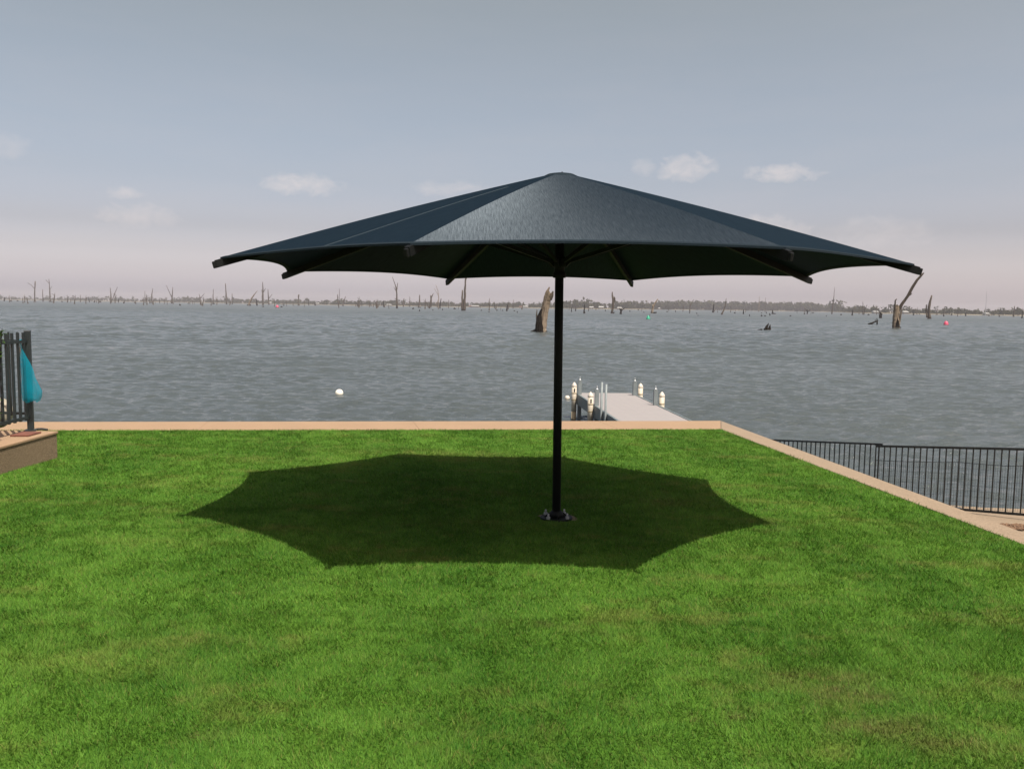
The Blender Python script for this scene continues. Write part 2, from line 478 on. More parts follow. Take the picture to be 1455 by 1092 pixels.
def vnoise(x, y, seed=0):
    """smooth value noise on arrays, 0..1"""
    g = np.random.default_rng(seed).random((256, 256))
    xi = np.floor(x).astype(int); yi = np.floor(y).astype(int)
    fx = x - xi; fy = y - yi
    fx = fx * fx * (3 - 2 * fx); fy = fy * fy * (3 - 2 * fy)
    a = g[xi % 256, yi % 256]; b = g[(xi + 1) % 256, yi % 256]
    c = g[xi % 256, (yi + 1) % 256]; d = g[(xi + 1) % 256, (yi + 1) % 256]
    return (a * (1 - fx) + b * fx) * (1 - fy) + (c * (1 - fx) + d * fx) * fy

# ------------------------------------------------------------------ ground plan
PX, PY = 0.416, 7.617                      # umbrella foot
GY, GX = -0.022, -0.010                    # the lawn falls gently to the lake
LAKE_Z = -1.65
def gz(x, y): return GY * (y - PY) + GX * (x - PX)
def on_lawn(px, py):
    d = ray(px, py)
    t = (gz(0, 0) - CAM_H) / (d[2] - GY * d[1] - GX * d[0])
    return CAM + d * t
def mix2(a, b, t): return np.array(a) * (1 - t) + np.array(b) * t

IN_L = on_lawn(90, 611.5); IN_R = on_lawn(1024, 610)         # lawn edge along the lake path
OUT_L = on_lawn(90, 599.5); OUT_R = on_lawn(1024, 598)
dirf = (IN_R - IN_L) / np.linalg.norm((IN_R - IN_L)[:2])
IN_FAR = IN_L - dirf * 14; OUT_FAR = OUT_L - (OUT_R - OUT_L) / np.linalg.norm((OUT_R - OUT_L)[:2]) * 14
S_IN0 = on_lawn(1024, 610); S_IN1 = on_lawn(1455, 774.5)     # lawn edge along the side kerb
S_OUT0 = on_lawn(1024, 598); S_OUT1 = on_lawn(1367, 725)
def extend(a, b, y): t = (y - a[1]) / (b[1] - a[1]); return a + (b - a) * t
S_IN2 = extend(S_IN0, S_IN1, -6.0); S_OUT2 = extend(S_OUT0, S_OUT1, -6.0)

# lawn ground: a grid inside the kerbs, with turf tone per vertex
dry_spots = [  # (centre on the lawn, radius along x, along y, straw, thatch)
    ((620, 645), 1.3, 0.35, 0.55, 0.0), ((720, 652), 0.9, 0.4, 0.3, 0.25), ((480, 655), 0.9, 0.3, 0.35, 0.0), ((150, 935), 0.5, 0.25, 0.35, 0.0),
    ((1175, 965), 0.28, 0.10, 0.35, 0.35), ((1215, 990), 0.22, 0.12, 0.15, 0.65), ((1250, 1035), 0.3, 0.10, 0.2, 0.6), ((1330, 1055), 0.25, 0.08, 0.2, 0.65),
    ((1140, 962), 0.22, 0.08, 0.4, 0.2), ((1390, 985), 0.4, 0.1, 0.35, 0.0), ((295, 1046), 0.10, 0.05, 0.2, 0.6), ((930, 712), 0.5, 0.3, 0.25, 0.35),
    ((1060, 650), 0.6, 0.15, 0.6, 0.0), ((1290, 745), 0.5, 0.12, 0.35, 0.0), ((1390, 1060), 0.35, 0.1, 0.4, 0.2), ((1050, 1020), 0.07, 0.04, 0.1, 0.6),
    ((640, 655), 0.5, 0.2, 0.5, 0.1), ((1150, 640), 0.5, 0.15, 0.35, 0), ((240, 770), 0.8, 0.15, 0.2, 0), ((700, 745), 0.6, 0.25, 0.15, 0.15), ((270, 690), 0.7, 0.12, 0.3, 0), ((1380, 880), 0.4, .1, .25, 0)]
dry_w = [(on_lawn(*p), a, b, s, t) for p, a, b, s, t in dry_spots]
def turf_tone(x, y):
    big = vnoise(x * 0.7 + 9, y * 1.2 + 4, 1) * 0.26 + vnoise(x * 2.4, y * 3.4, 2) * 0.22 + vnoise(x * 8, y * 10, 3) * 0.28 + vnoise(x * 21, y * 25, 4) * 0.24
    mow = 0.5 + 0.5 * np.sin((x * 0.97 + y * 0.22) * 2 * math.pi / 1.5 + 2 * vnoise(x * 0.4, y * 0.4, 5))
    g = np.clip(0.5 + (big - 0.5) * 0.8 + (mow - 0.5) * 0.20, 0, 1)
    st = np.clip((vnoise(x * 1.6 + 3, y * 3.6 + 8, 6) * 0.45 + vnoise(x * 6, y * 11, 7) * 0.35 + vnoise(x * 17, y * 23, 15) * 0.2 - 0.60) * 1.7, 0, 0.32)
    br = np.clip((vnoise(x * 2.1 + 1, y * 4.1 + 2, 8) * 0.45 + vnoise(x * 11, y * 15, 9) * 0.55 - 0.72) * 1.5, 0, 0.28)
    for c, a, b, s, t in dry_w:
        w = np.exp(-(((x - c[0]) / a) ** 2 + ((y - c[1]) / b) ** 2)) * np.clip(2.2 * (vnoise(x * 8, y * 11, 10) * 0.5 + vnoise(x * 24, y * 29, 16) * 0.5) - 0.62, 0, 1.4) * 0.8
        st = np.maximum(st, s * w * 1.1); br = np.maximum(br, t * w * 1.1)
    return g, np.clip(st, 0, 0.9), np.clip(br, 0, 0.85)
def set_tone(me, x, y, extra=None, domain='POINT', times=1):
    g, st, br = turf_tone(x, y)
    if extra is not None:
        g = np.clip(g + extra[0], 0, 1); st = np.clip(st + extra[1], 0, 1); br = np.clip(br + extra[2], 0, 1)
    a = me.color_attributes.new('tone', 'FLOAT_COLOR', domain)
    a.data.foreach_set('color', np.repeat(np.stack([g, st, br, np.ones_like(g)], 1).astype(np.float32), times, axis=0).ravel())

NU, NV = 150, 130
gv = []
for j in range(NV + 1):
    t = j / NV
    L_ = mix2((-16, -6.0), IN_FAR[:2], t); R_ = mix2(S_IN2[:2], S_IN0[:2], t)
    for i in range(NU + 1):
        p = mix2(L_, R_, i / NU); gv.append((p[0], p[1], gz(*p)))
gf = [(j * (NU + 1) + i, j * (NU + 1) + i + 1, (j + 1) * (NU + 1) + i + 1, (j + 1) * (NU + 1) + i) for j in range(NV) for i in range(NU)]
lawn = structure(mesh_obj('lawn', gv, gf, M['turf'], smooth=True), 'green mown lawn sloping to the lake path')
ga = np.array(gv); set_tone(lawn.data, ga[:, 0], ga[:, 1])

# earth under the lawn, behind the retaining edges
eb = MB()
low = -2.6
ring = [(-16, -6.0), tuple(S_IN2[:2]), tuple(S_IN0[:2]), tuple(IN_FAR[:2])]
vs = [(x, y, gz(x, y) - 0.03) for x, y in ring] + [(x, y, low) for x, y in ring]
eb.add(vs, [(0, 1, 2, 3), (7, 6, 5, 4)] + [(i, (i + 4), (i + 1) % 4 + 4, (i + 1) % 4) for i in range(4)])
structure(eb.build('earth', M['soil']), 'earth fill under the lawn')

# ------------------------------------------------------------------ lake path and side kerb
path = empty('lake_path', (IN_L[0], IN_L[1], 0)); structure(path, 'sandy concrete path along the lake edge of the lawn')
po = np.array([IN_L[0], IN_L[1], 0])
tot_len = np.linalg.norm((IN_R - IN_FAR)[:2])
n_slab = 9
joint_u = 0.0
cuts = [0.0]
joint = on_lawn(591, 605)
uj = np.linalg.norm((joint - IN_FAR)[:2]) / tot_len
step = 3.4 / tot_len
k = uj
while k - step > 0: k -= step
while k < 0.985:
    cuts.append(k); k += step
cuts.append(1.0)
def slab_mesh(a, b, c, d, bottom, lift=0.0):
    top = [np.array([*p[:2], gz(*p[:2]) + lift]) for p in (a, b, c, d)]
    bot = [np.array([*p[:2], bottom]) for p in (a, b, c, d)]
    return top + bot
def square(p):
    od = (OUT_R - OUT_FAR); t = ((p - OUT_FAR)[:2] @ dirf[:2]) / (od[:2] @ dirf[:2])
    return OUT_FAR + od * t
for i in range(len(cuts) - 1):
    u0 = cuts[i] + (0.0015 / tot_len if i else 0); u1 = cuts[i + 1] - (0.0015 / tot_len if i < len(cuts) - 2 else 0)
    a, b = mix2(IN_FAR, IN_R, u0), mix2(IN_FAR, IN_R, u1)
    d, c = square(a), (square(b) if i < len(cuts) - 2 else OUT_R)
    vs = slab_mesh(a, b, c, d, -2.4, 0.006)
    s = MB().add([v - po for v in vs], [(0, 1, 2, 3), (7, 6, 5, 4)] + [(q, q + 4, (q + 1) % 4 + 4, (q + 1) % 4) for q in range(4)]).build('slab', M['path'], path)
    bevel(s, 0.003, 2)
kv = slab_mesh(S_IN2, S_OUT2, S_OUT0 + (S_OUT0 - S_IN0) * 0.0, S_IN0, -2.4, 0.007)
eps = (S_OUT1 - S_IN1); 
kerb = MB().add(kv, [(0, 1, 2, 3), (7, 6, 5, 4)] + [(q, q + 4, (q + 1) % 4 + 4, (q + 1) % 4) for q in range(4)]).build('side_kerb', M['lowpath'])
kerb.location = (0.006, 0, 0)
bevel(kerb, 0.008, 2)
structure(kerb, 'sandy concrete kerb along the side of the lawn')

# ------------------------------------------------------------------ lower ground by the boat ramp
FA = np.array([8.2, 13.8]); FB = np.array([5.45, 18.0])      # line of the lower fence
def lowz(x, y): return -1.45 - 0.115 * (y - 13.9) - 0.01 * (x - 8)
lv, lf = [], []
for j in range(27):
    for i in range(21):
        y = -6 + 27.0 * j / 26
        x0 = 3.2 if y < 14.0 else 3.2
        x = x0 + (26 - x0) * (i / 20) ** 1.6
        lv.append((x, y, lowz(x, y) + 0.02 * (vnoise(np.array([x * 1.7]), np.array([y * 1.7]), 20)[0] - 0.5)))
lf = [(j * 21 + i, j * 21 + i + 1, (j + 1) * 21 + i + 1, (j + 1) * 21 + i) for j in range(26) for i in range(20)]
structure(mesh_obj('lower_path', lv, lf, M['lowpath'], smooth=True), 'sandy gravel path below the kerb, sloping into the lake')
# leaf litter lying on it
c0 = at_depth(1447, 752, 12.6)
c0 = np.array([c0[0] + 0.1, c0[1], 0])
lm = MB()
for i in range(1500):
    a = random.uniform(0, 2 * math.pi); r = math.sqrt(random.random())
    x = c0[0] + math.cos(a) * r * 0.55; y = c0[1] + math.sin(a) * r * 0.30
    z = lowz(x, y) + 0.014 + 0.03 * (1 - r) * random.random()
    t = random.uniform(0, 3.14); l = random.uniform(0.015, 0.035); w = l * 0.7
    ux, uy = math.cos(t), math.sin(t); tz = random.uniform(-0.02, 0.02)
    lm.add([(x - ux * l, y - uy * l, z), (x + uy * w, y - ux * w, z + tz + 0.01), (x + ux * l, y + uy * l, z + tz), (x - uy * w, y + ux * w, z + 0.01)], [(0, 1, 2, 3)])
tag(lm.build('leaf_litter', M['soil']), 'patch of brown leaf litter on the sandy lower path', 'leaf litter', kind='stuff')

# ------------------------------------------------------------------ lake
rows = [10.0]
while rows[-1] < 4200:
    y = rows[-1]
    if y < 14: s = 0.5
    elif y < 62: s = 0.115
    elif y < 150: s = 0.115 + (y - 62) / 88 * 0.5
    elif y < 420: s = 0.615 + (y - 150) / 270 * 1.0
    else: s = y * 0.03
    rows.append(y + s)
rows = np.array(rows)
th = np.concatenate([np.linspace(-80, -38, 12)[:-1], np.linspace(-38, 38, 440), np.linspace(38, 80, 12)[1:]])
tanv = np.tan(np.radians(th))
X = rows[:, None] * tanv[None, :]; Y = np.repeat(rows[:, None], len(tanv), 1)
Z = np.zeros_like(X)
wr = np.random.default_rng(5)
dist = np.hypot(X, Y)
warp = 0.9 * vnoise(X * 0.15, Y * 0.15, 30)
for k in range(60):
    lam = 0.26 * (1.7 / 0.26) ** wr.random()
    ang = math.radians(-98) + wr.normal(0, 0.45)                   # waves run in towards the lawn
    kx, ky = math.cos(ang) * 2 * math.pi / lam, math.sin(ang) * 2 * math.pi / lam
    amp = 0.0058 * lam ** 0.45
    ph = wr.random() * 6.28
    fade = np.clip(1.5 - dist / (lam * 130), 0, 1)
    q = np.sin(X * kx + Y * ky + ph + warp * (1 if k % 2 else -1))
    Z += amp * fade * (0.7 * q + 0.3 * (1 - 2 * (1 - np.abs((q + 1) / 2)) ** 1.4))
far_in = np.clip((dist - 25) / 60, 0, 1)
for k in range(22):
    lam = 1.3 * (5.5 / 1.3) ** wr.random()
    ang = math.radians(-95) + wr.normal(0, 0.6)
    kx, ky = math.cos(ang) * 2 * math.pi / lam, math.sin(ang) * 2 * math.pi / lam
    Z += 0.0075 * lam * far_in * np.clip(1.6 - dist / (lam * 130), 0, 1) * np.sin(X * kx + Y * ky + wr.random() * 6.28 + warp * (1 if k % 2 else -1))
gust = 0.65 + 0.7 * vnoise(X * 0.05, Y * 0.08, 33)
side = np.clip((38 - np.abs(np.degrees(np.arctan2(X, Y)))) / 4, 0, 1)
Z *= gust * side
nr, nc = X.shape
V = np.stack([X, Y, Z], 2).reshape(-1, 3).astype(np.float32)
idx = np.arange(nr * nc).reshape(nr, nc)
Q = np.stack([idx[:-1, :-1], idx[:-1, 1:], idx[1:, 1:], idx[1:, :-1]], 2).reshape(-1, 4)
def np_mesh(name, V, Fs, mat, k, smooth=True):
    me = bpy.data.meshes.new(name)
    me.vertices.add(len(V)); me.vertices.foreach_set('co', V.astype(np.float32).ravel())
    me.loops.add(Fs.size); me.loops.foreach_set('vertex_index', Fs.astype(np.int32).ravel())
    me.polygons.add(len(Fs)); me.polygons.foreach_set('loop_start', np.arange(0, Fs.size, k, dtype=np.int32))
    me.polygons.foreach_set('use_smooth', np.full(len(Fs), smooth))
    me.update(calc_edges=True)
    me.materials.append(mat)
    o = bpy.data.objects.new(name, me); col.objects.link(o); return o
lake = np_mesh('lake', V, Q, M['water'], 4)
lake.location.z = LAKE_Z
structure(lake, 'choppy grey-green lake water')

# ------------------------------------------------------------------ far shore
shore = [(-700, 2600), (-300, 2500), (100, 2300), (300, 2000), (480, 1600), (700, 1450), (850, 1350), (940, 1700), (1010, 1900), (1170, 1850), (1215, 1200), (1330, 1050), (1455, 1000), (1750, 950), (2200, 900)]
def lake_at(px, D):
    t = (px - PW / 2) / FPX
    return np.array([t * D, D, LAKE_Z])
def shore_D(px):
    return float(np.interp(px, [s[0] for s in shore], [s[1] for s in shore]))
sm = MB()
pxs = np.linspace(-700, 2200, 160)
for i, px in enumerate(pxs):
    D = shore_D(px) * (1 + 0.03 * math.sin(i * 1.7) + 0.02 * random.random())
    t = (px - PW / 2) / FPX
    for dd, z in ((-15, -0.6), (0, 0.15), (20, 0.9), (160, 1.2), (1500, 1.6)):
        sm.v.append((t * (D + dd), D + dd, LAKE_Z + z + (random.uniform(-.15, .15) if dd > 0 else 0)))
for i in range(len(pxs) - 1):
    for j in range(4):
        a = i * 5 + j; sm.f.append((a, a + 5, a + 6, a + 1))
structure(sm.build('far_shore', M['farland'], smooth=True), 'low dry far shore of the lake')

# a far wood along that shore that reads as one mass of crowns
tq = []
nprng = np.random.default_rng(21)
def far_tree(x, y, z, h, w, rr):
    n = 44
    r = 0.12 + h * 0.012
    T = np.array([[(-r, 0, 0), (r, 0, 0), (r, 0, h * 0.6), (-r, 0, h * 0.6)], [(0, -r, 0), (0, r, 0), (0, r, h * 0.6), (0, -r, h * 0.6)]])
    lob = np.stack([nprng.normal(0, w * 0.28, 5), nprng.normal(0, w * 0.28, 5), h * nprng.uniform(0.45, 0.85, 5), w * nprng.uniform(0.28, 0.45, 5)], 1)
    lob[4] = (0, 0, h * 0.35, w * 0.42)
    L = lob[nprng.integers(0, 5, n)]
    d = nprng.normal(0, 1, (n, 3)); d /= np.linalg.norm(d, axis=1, keepdims=True)
    p = L[:, :3] + d * L[:, 3:] * nprng.uniform(0.5, 1.0, (n, 1)) * np.array([1, 1, 0.8])
    p[:, 2] = np.maximum(p[:, 2], 0.4)
    s = w * nprng.uniform(0.10, 0.2, (n, 1))
    e1 = nprng.normal(0, 1, (n, 3)); e1 /= np.linalg.norm(e1, axis=1, keepdims=True)
    e2 = np.cross(e1, d + 0.01); e2 /= np.linalg.norm(e2, axis=1, keepdims=True) + 1e-6
    Q = np.stack([p - e1 * s, p + e2 * s * .8, p + e1 * s, p - e2 * s * .8], 1)
    tq.append(np.concatenate([T, Q]) + np.array([x, y, z]))
rr = random.Random(3)
# (photo x range, crown height in photo pixels, jitter, trees, set-back in m)
sections = [(-500, 60, 5.0, 1.5, 150, 60), (60, 260, 4.0, 1.5, 130, 80), (255, 330, 5.5, 2.0, 60, 70), (330, 420, 5.0, 1.2, 70, 70), (380, 480, 5.0, 1.5, 60, 90), (470, 560, 5.5, 1.8, 80, 70),
            (550, 790, 6.0, 1.6, 210, 60), (800, 850, 9.0, 2.5, 50, 40), (840, 940, 6.5, 2.0, 60, 50), (884, 905, 9, 2, 22, 40), (905, 960, 8.0, 2.0, 60, 30), (945, 1160, 11.0, 1.2, 300, 25), (1155, 1180, 8, 2, 25, 20),
            (1178, 1190, 10, 2.0, 20, 20), (1190, 1215, 5.0, 2.0, 30, 30), (1205, 1460, 6.8, 2.4, 210, 25), (1440, 1900, 7.5, 2.4, 200, 30)]
for x0, x1, hp, jit, n, back in sections:
    for _ in range(n):
        px = rr.uniform(x0, x1); D = shore_D(px) + rr.uniform(20, 20 + back * 2)
        h = max(2.5, (hp + rr.gauss(0, jit)) * D / FPX * 1.0)
        p = lake_at(px, D)
        far_tree(p[0], p[1], LAKE_Z + 0.5, h, h * rr.uniform(0.55, 0.95), rr)
# scrub that closes the gaps under the crowns
for x0, x1, hp, n in ((-500, 300, 3.0, 260), (300, 800, 3.0, 300), (800, 1200, 4.5, 200), (1195, 1900, 4.0, 320)):
    for _ in range(n):
        px = rr.uniform(x0, x1); D = shore_D(px) + rr.uniform(60, 160)
        h = hp * rr.uniform(0.7, 1.3) * D / FPX
        p = lake_at(px, D)
        far_tree(p[0], p[1], LAKE_Z + 0.3, h, h * rr.uniform(1.2, 2.0), rr)
tv = np.concatenate(tq).reshape(-1, 3)
wood = np_mesh('far_wood', tv, np.arange(len(tv)).reshape(-1, 4), M['farleaf'], 4, False)
tag(wood, 'hazy grey-green belt of trees along the far shore', 'trees', kind='stuff')

# ------------------------------------------------------------------ houses on the far shore
def house(px, py, wpx, hpx, roofmat, label, D=None, roof_up=0.45):
    D = D or shore_D(px) + 30
    k = D / FPX
    p = lake_at(px, D); z0 = LAKE_Z + 0.8
    w, h = wpx * k * 0.75, hpx * k * 0.55
    t = empty('house', (p[0], p[1], z0 - 0.6))
    MB().box((0, 0, h * 0.35 + 0.3), (w, 8, h * 0.7 + 0.6)).build('wall', M['housewall'], t)
    zt = h * 0.7 + 0.6
    a, b, e = w / 2 + 0.6, 4.8, h * roof_up + 0.4
    MB().add([(-a, -b, zt), (a, -b, zt), (a, b, zt), (-a, b, zt), (-a * 0.8, 0, zt + e), (a * 0.8, 0, zt + e)],
             [(0, 1, 5, 4), (1, 2, 5), (2, 3, 4, 5), (3, 0, 4), (3, 2, 1, 0)]).build('roof', roofmat, t)
    for s in (-0.28, 0.25):
        MB().box((w * s, -4.02, h * 0.36 + 0.4), (w * 0.14, 0.08, h * 0.3)).build('window', M['dark'], t)
    tag(t, label, 'house')
hw = M['houseroof']
house(852, 434, 9, 5.5, hw, 'far white-roofed house on the shore behind the tall twin-topped snag', 1300)
house(838, 434, 8, 4.5, hw, 'small pale house left of the white-roofed one on the far shore', 1310)
house(878, 435, 8, 4, hw, 'pale low house right of the white-roofed one on the far shore', 1320)
house(674, 433, 14, 3.0, hw, 'long white shed on the far shore beyond the tall split dead tree', 1440)
house(668, 433, 7, 2.4, M['houseroof_red'], 'short pale shed beside the long white shed on the far shore', 1445)
house(745, 433, 10, 3.4, hw, 'pale house on the far shore beside the big leaning stump', 1440)
house(738, 434, 5, 2.6, M['houseroof_red'], 'little pale hut among scrub on the far shore near the big stump', 1435)
house(552, 435, 9, 3.0, hw, 'low white house on the sandy far shore left of the forked dead tree', 1530)
house(384, 428, 4, 4, hw, 'single white hut on the far shore beside the two tall snags', 1790)
house(288, 426, 5, 3.5, hw, 'tiny pale house among far trees beyond the pale leaning trunk', 2030)
house(451, 430, 5, 3.2, hw, 'small bright hut on the low sandy far shore', 1690)
house(1240, 443, 9, 4, hw, 'long white boat shed on the far shore left of the hollow bent snag', 1150)
house(1282, 444, 9, 5, hw, 'pale house on the far shore right behind the hollow bent snag', 1100)
house(1397, 445, 7, 4, hw, 'small pale house on the far shore behind the thin mast', 1030)
house(934, 434, 3, 3, hw, 'tiny white hut beside the woods behind the leaning pale snag', 1650)

# ------------------------------------------------------------------ dead trees standing in the lake
def base_of(px, py):
    """where a thing whose foot shows at this photo point stands on the lake, and metres per photo pixel there"""
    d = ray(px, py)
    if d[2] >= -1e-5: D = 1250
    else: D = min(((LAKE_Z - CAM_H) / d[2]) * d[1], 1250)
    return np.array([d[0] / d[1] * D, D, LAKE_Z]), D / FPX

SNAGS = 'dead trees standing in the lake'
def snag(px, py, limbs, label, mats='wood', cat='dead tree', n=8, name='dead_tree', group=None, sub=None, ridge=0.0, lump=0.16):
    """limbs: lists of (dx, up, radius) in photo pixels measured from the foot; first limb is the trunk"""
    base, k = base_of(px, py)
    t = empty(name, base)
    for i, lb in enumerate(limbs):
        if isinstance(lb, dict): pts, mt, nm = lb['p'], M[lb.get('m', mats)], lb.get('n', 'branch')
        else: pts, mt, nm = lb, M[mats], ('trunk' if i == 0 else 'branch')
        out_p, out_r = [], []
        sb = sub or (4 if len(pts) < 5 else 2)
        dep = 0.0 if i == 0 else random.uniform(-0.5, 0.5)
        for j in range(len(pts) - 1):
            for q in range(sb):
                f = q / sb
                out_p.append([pts[j][c] * (1 - f) + pts[j + 1][c] * f for c in range(2)]); out_r.append(pts[j][2] * (1 - f) + pts[j + 1][2] * f)
        out_p.append(list(pts[-1][:2])); out_r.append(pts[-1][2])
        h0 = pts[0][1]
        P = []
        for q, (x, u) in enumerate(out_p):
            wob = random.uniform(-0.18, 0.18) * out_r[q] * (0.25 if ridge else 1)
            P.append(((x + wob) * k, dep * (u - h0) * k * 0.6 + random.uniform(-.15, .15) * out_r[q] * k * (0.25 if ridge else 1), u * k - (0.5 if (i == 0 and q == 0) or u <= 0 else 0)))
        MB().tube(P, [max(r * k, 0.03) for r in out_r], n, jag=out_r[-1] * k * 1.2, lump=lump, seed=int(px * 7 + i), ridge=ridge).build(nm, mt, t, smooth=not ridge)
    tag(t, label, cat, group or SNAGS)
    return t

# the big leaning stump beyond the umbrella pole
snag(771, 472, [
    [(-1, 0, 5.6), (0, 14, 5.2), (2, 28, 4.8), (4.5, 40, 4.6), (6.5, 50, 4.8), (8, 54, 5.0)],
    {'p': [(4.5, 51, 2.6), (5.5, 57, 2.0), (8.5, 63.5, 0.8)], 'm': 'palewood', 'n': 'prong'},
    {'p': [(7, 50, 2.8), (8.5, 55, 1.8), (8.0, 58, 0.6)], 'm': 'palewood', 'n': 'prong'},
    {'p': [(9.5, 47, 3.0), (12, 52, 2.4), (13.5, 57.5, 1.0)], 'm': 'wood', 'n': 'prong'},
    {'p': [(-5, 0, 5.6), (-5.2, 10, 5.0), (-4.6, 20, 4.0), (-2.2, 29, 2.6), (-1.0, 36, 0.8)], 'm': 'darkwood', 'n': 'charred_side'},
    {'p': [(-8.5, 16, 1.0), (-9, 25, 0.9), (-8.5, 32, 0.4)], 'm': 'wood', 'n': 'splinter'},
    {'p': [(-5, 2.0, 3.2), (-11, 1.5, 2.6), (-18, 0, 1.2)], 'm': 'darkwood', 'n': 'root'},
    {'p': [(1, 1.5, 3.6), (5, 0.5, 2.2), (6.5, -0.6, 1.0)], 'm': 'darkwood', 'n': 'root'},
], 'big bleached stump leaning right with charred hollow side and jagged broken top', 'palewood', 'stump', n=22, name='tree_stump', sub=5, ridge=0.15, lump=0.025)
# the hollow bent snag on the right
snag(1273, 466, [
    [(0, 0, 5.0), (-0.5, 8, 4.6), (-0.5, 18, 4.2), (-0.5, 27, 3.6), (0, 31, 2.4)],
    {'p': [(2, 25, 2.4), (6, 34, 2.0), (12, 45, 1.9), (17, 58, 1.9), (22, 68, 1.7), (27, 74.5, 1.4), (29.5, 77.5, 0.9)], 'm': 'wood', 'n': 'branch'},
    {'p': [(-3.5, 22, 1.4), (-4.2, 32, 1.0), (-5, 39, 0.9), (-3.5, 40.5, 0.7)], 'm': 'wood', 'n': 'branch'},
    {'p': [(0.2, 2, 2.6), (0, 12, 2.5), (0, 24, 2.0), (0.5, 32, 0.8)], 'm': 'darkwood', 'n': 'hollow'},
    {'p': [(14, 46, 1.2), (17.5, 48, 2.0), (19, 49, 1.2)], 'm': 'wood', 'n': 'burl'},
    {'p': [(-4.5, 1.2, 2.0), (0, 1.0, 2.4), (5.5, 1.0, 1.8)], 'm': 'darkwood', 'n': 'root'},
    {'p': [(4, 4, 1.2), (4.2, 14, 1.1), (3.6, 27, 0.7)], 'm': 'palewood', 'n': 'splinter'},
], 'hollow pale snag with one long limb bending up to the right', 'palewood', n=16, sub=4, ridge=0.15, lump=0.03)
# make the hollow sit on the side that faces the lawn
for o in bpy.data.objects:
    if o.name.startswith('hollow') or o.name.startswith('charred_side'): o.location.y = -0.62 if o.name.startswith('hollow') else -0.5
# middle distance
snag(1321, 453, [[(0, 0, 2.8), (-1.5, 8, 1.7), (-2, 17, 1.9), (-0.5, 25, 1.5), (1, 33, 0.9)], [(-3.5, 2, 1.4), (-4.5, 12, 1.3), (-3.5, 20, 0.8)]], 'crooked grey snag standing between the hollow snag and the pink buoy')
snag(658, 441, [[(1.5, 0, 2.0), (2, 15, 1.7), (2.5, 32, 1.3), (3.4, 47, 0.9)], [(-1.2, 0, 1.6), (-1.2, 14, 1.4), (-1, 28, 0.9)], [(3.2, 41, 0.6), (6.2, 50, 0.3)]], 'tall split dead trunk with a shorter stub against its side')
snag(564, 438, [[(0, 0, 1.3), (-0.2, 14, 1.1), (-0.5, 26, 0.9), (-2.5, 33, 0.6), (-6.5, 44, 0.3)], [(-0.4, 26, 0.7), (0.8, 36, 0.35)], [(-1, 24, 0.5), (-4.5, 30, 0.25)], [(-0.5, 12, 0.4), (-3, 14, 0.3)]], 'forked dead tree with three bare upper limbs beside the low white house')
snag(374, 432, [[(0, 0, 1.4), (-0.5, 12, 1.3), (-0.2, 22, 0.9), (-0.5, 32, 0.4)], [(-0.5, 15, 0.6), (-2.5, 21, 0.35)], [(0, 17, 0.6), (4, 23, 0.35)]], 'tall dead tree with short raised side limbs next to the white hut')
snag(382, 431, [[(0, 0, 0.9), (-0.5, 12, 0.8), (-1, 22, 0.4)], [(0, 9, 0.5), (5, 15, 0.3)]], 'thin dead tree with one low limb right beside the white hut')
snag(322, 432, [[(0, 0, 1.1), (-0.5, 14, 0.9), (-1.2, 29, 0.5)]], 'bare single pole of a dead tree with no limbs, left of the pale leaning trunk', 'wood')
snag(353, 434, [[(0, 0, 1.6), (4, 9, 1.1), (8, 15, 0.7), (13, 21, 0.3)], {'p': [(-2, 0.5, 1.0), (3, 0.6, 1.2)], 'm': 'darkwood', 'n': 'root'}], 'pale dead trunk leaning steeply to the right on a dark root', 'palewood')
snag(365, 434, [[(0, 0, 1.3), (-0.3, 5, 0.9), (-1, 10, 0.4)]], 'short pointed dark stump between the pale leaning trunk and the tall limbed tree', 'darkwood', 'stump', name='tree_stump')
snag(330, 431, [[(0, 0, 0.7), (0, 15, 0.4)]], 'thin short dead stem right of the bare single pole')
snag(303, 431, [[(0, 0, 0.8), (0, 12, 0.6), (0.5, 21, 0.3)], {'p': [(-1.2, 0.5, 1.0), (1.2, 0.5, 1.0)], 'm': 'darkwood', 'n': 'root'}], 'slim pale dead stem on a dark root beyond the far water')
snag(285, 428, [[(0, 0, 0.8), (-0.5, 9, 0.6), (-2, 14, 0.3)], [(0, 8, 0.5), (6, 15, 0.3)]], 'small dead tree forked in a wide V by the tiny pale house')
snag(424, 434, [[(0, 0, 1.0), (0, 9, 0.8), (0.5, 15, 1.0)], {'p': [(-1.4, 0.3, 0.9), (1.6, 0.3, 0.9)], 'm': 'darkwood', 'n': 'root'}], 'short dark snag with a knobbly blunt top right of the small red buoy')
snag(481, 434, [[(0, 0, 1.0), (-1, 10, 0.8), (-1.2, 16, 0.5)], [(1, 4, 0.5), (2, 24, 0.25)]], 'twin-stemmed dead tree, one stem a thin wand')
snag(487, 434, [[(0, 0, 1.1), (1.6, 6, 0.8), (4, 13, 0.4)]], 'short dark snag leaning right beside the twin-stemmed one')
snag(596, 437, [[(-1, 0, 1.0), (0, 9, 1.0), (0.2, 18, 0.5)], {'p': [(-2.5, 0.4, 0.7), (1.5, 0.4, 0.8)], 'm': 'darkwood', 'n': 'root'}], 'thick-waisted broken trunk right of the forked dead tree')
snag(611, 438, [[(-1, 0, 1.2), (1.0, 8, 1.4), (1.6, 18, 1.1)], [(1.5, 14, 0.7), (4.5, 21, 0.4)]], 'stout dark trunk with a split top, left of the wispy pale tree')
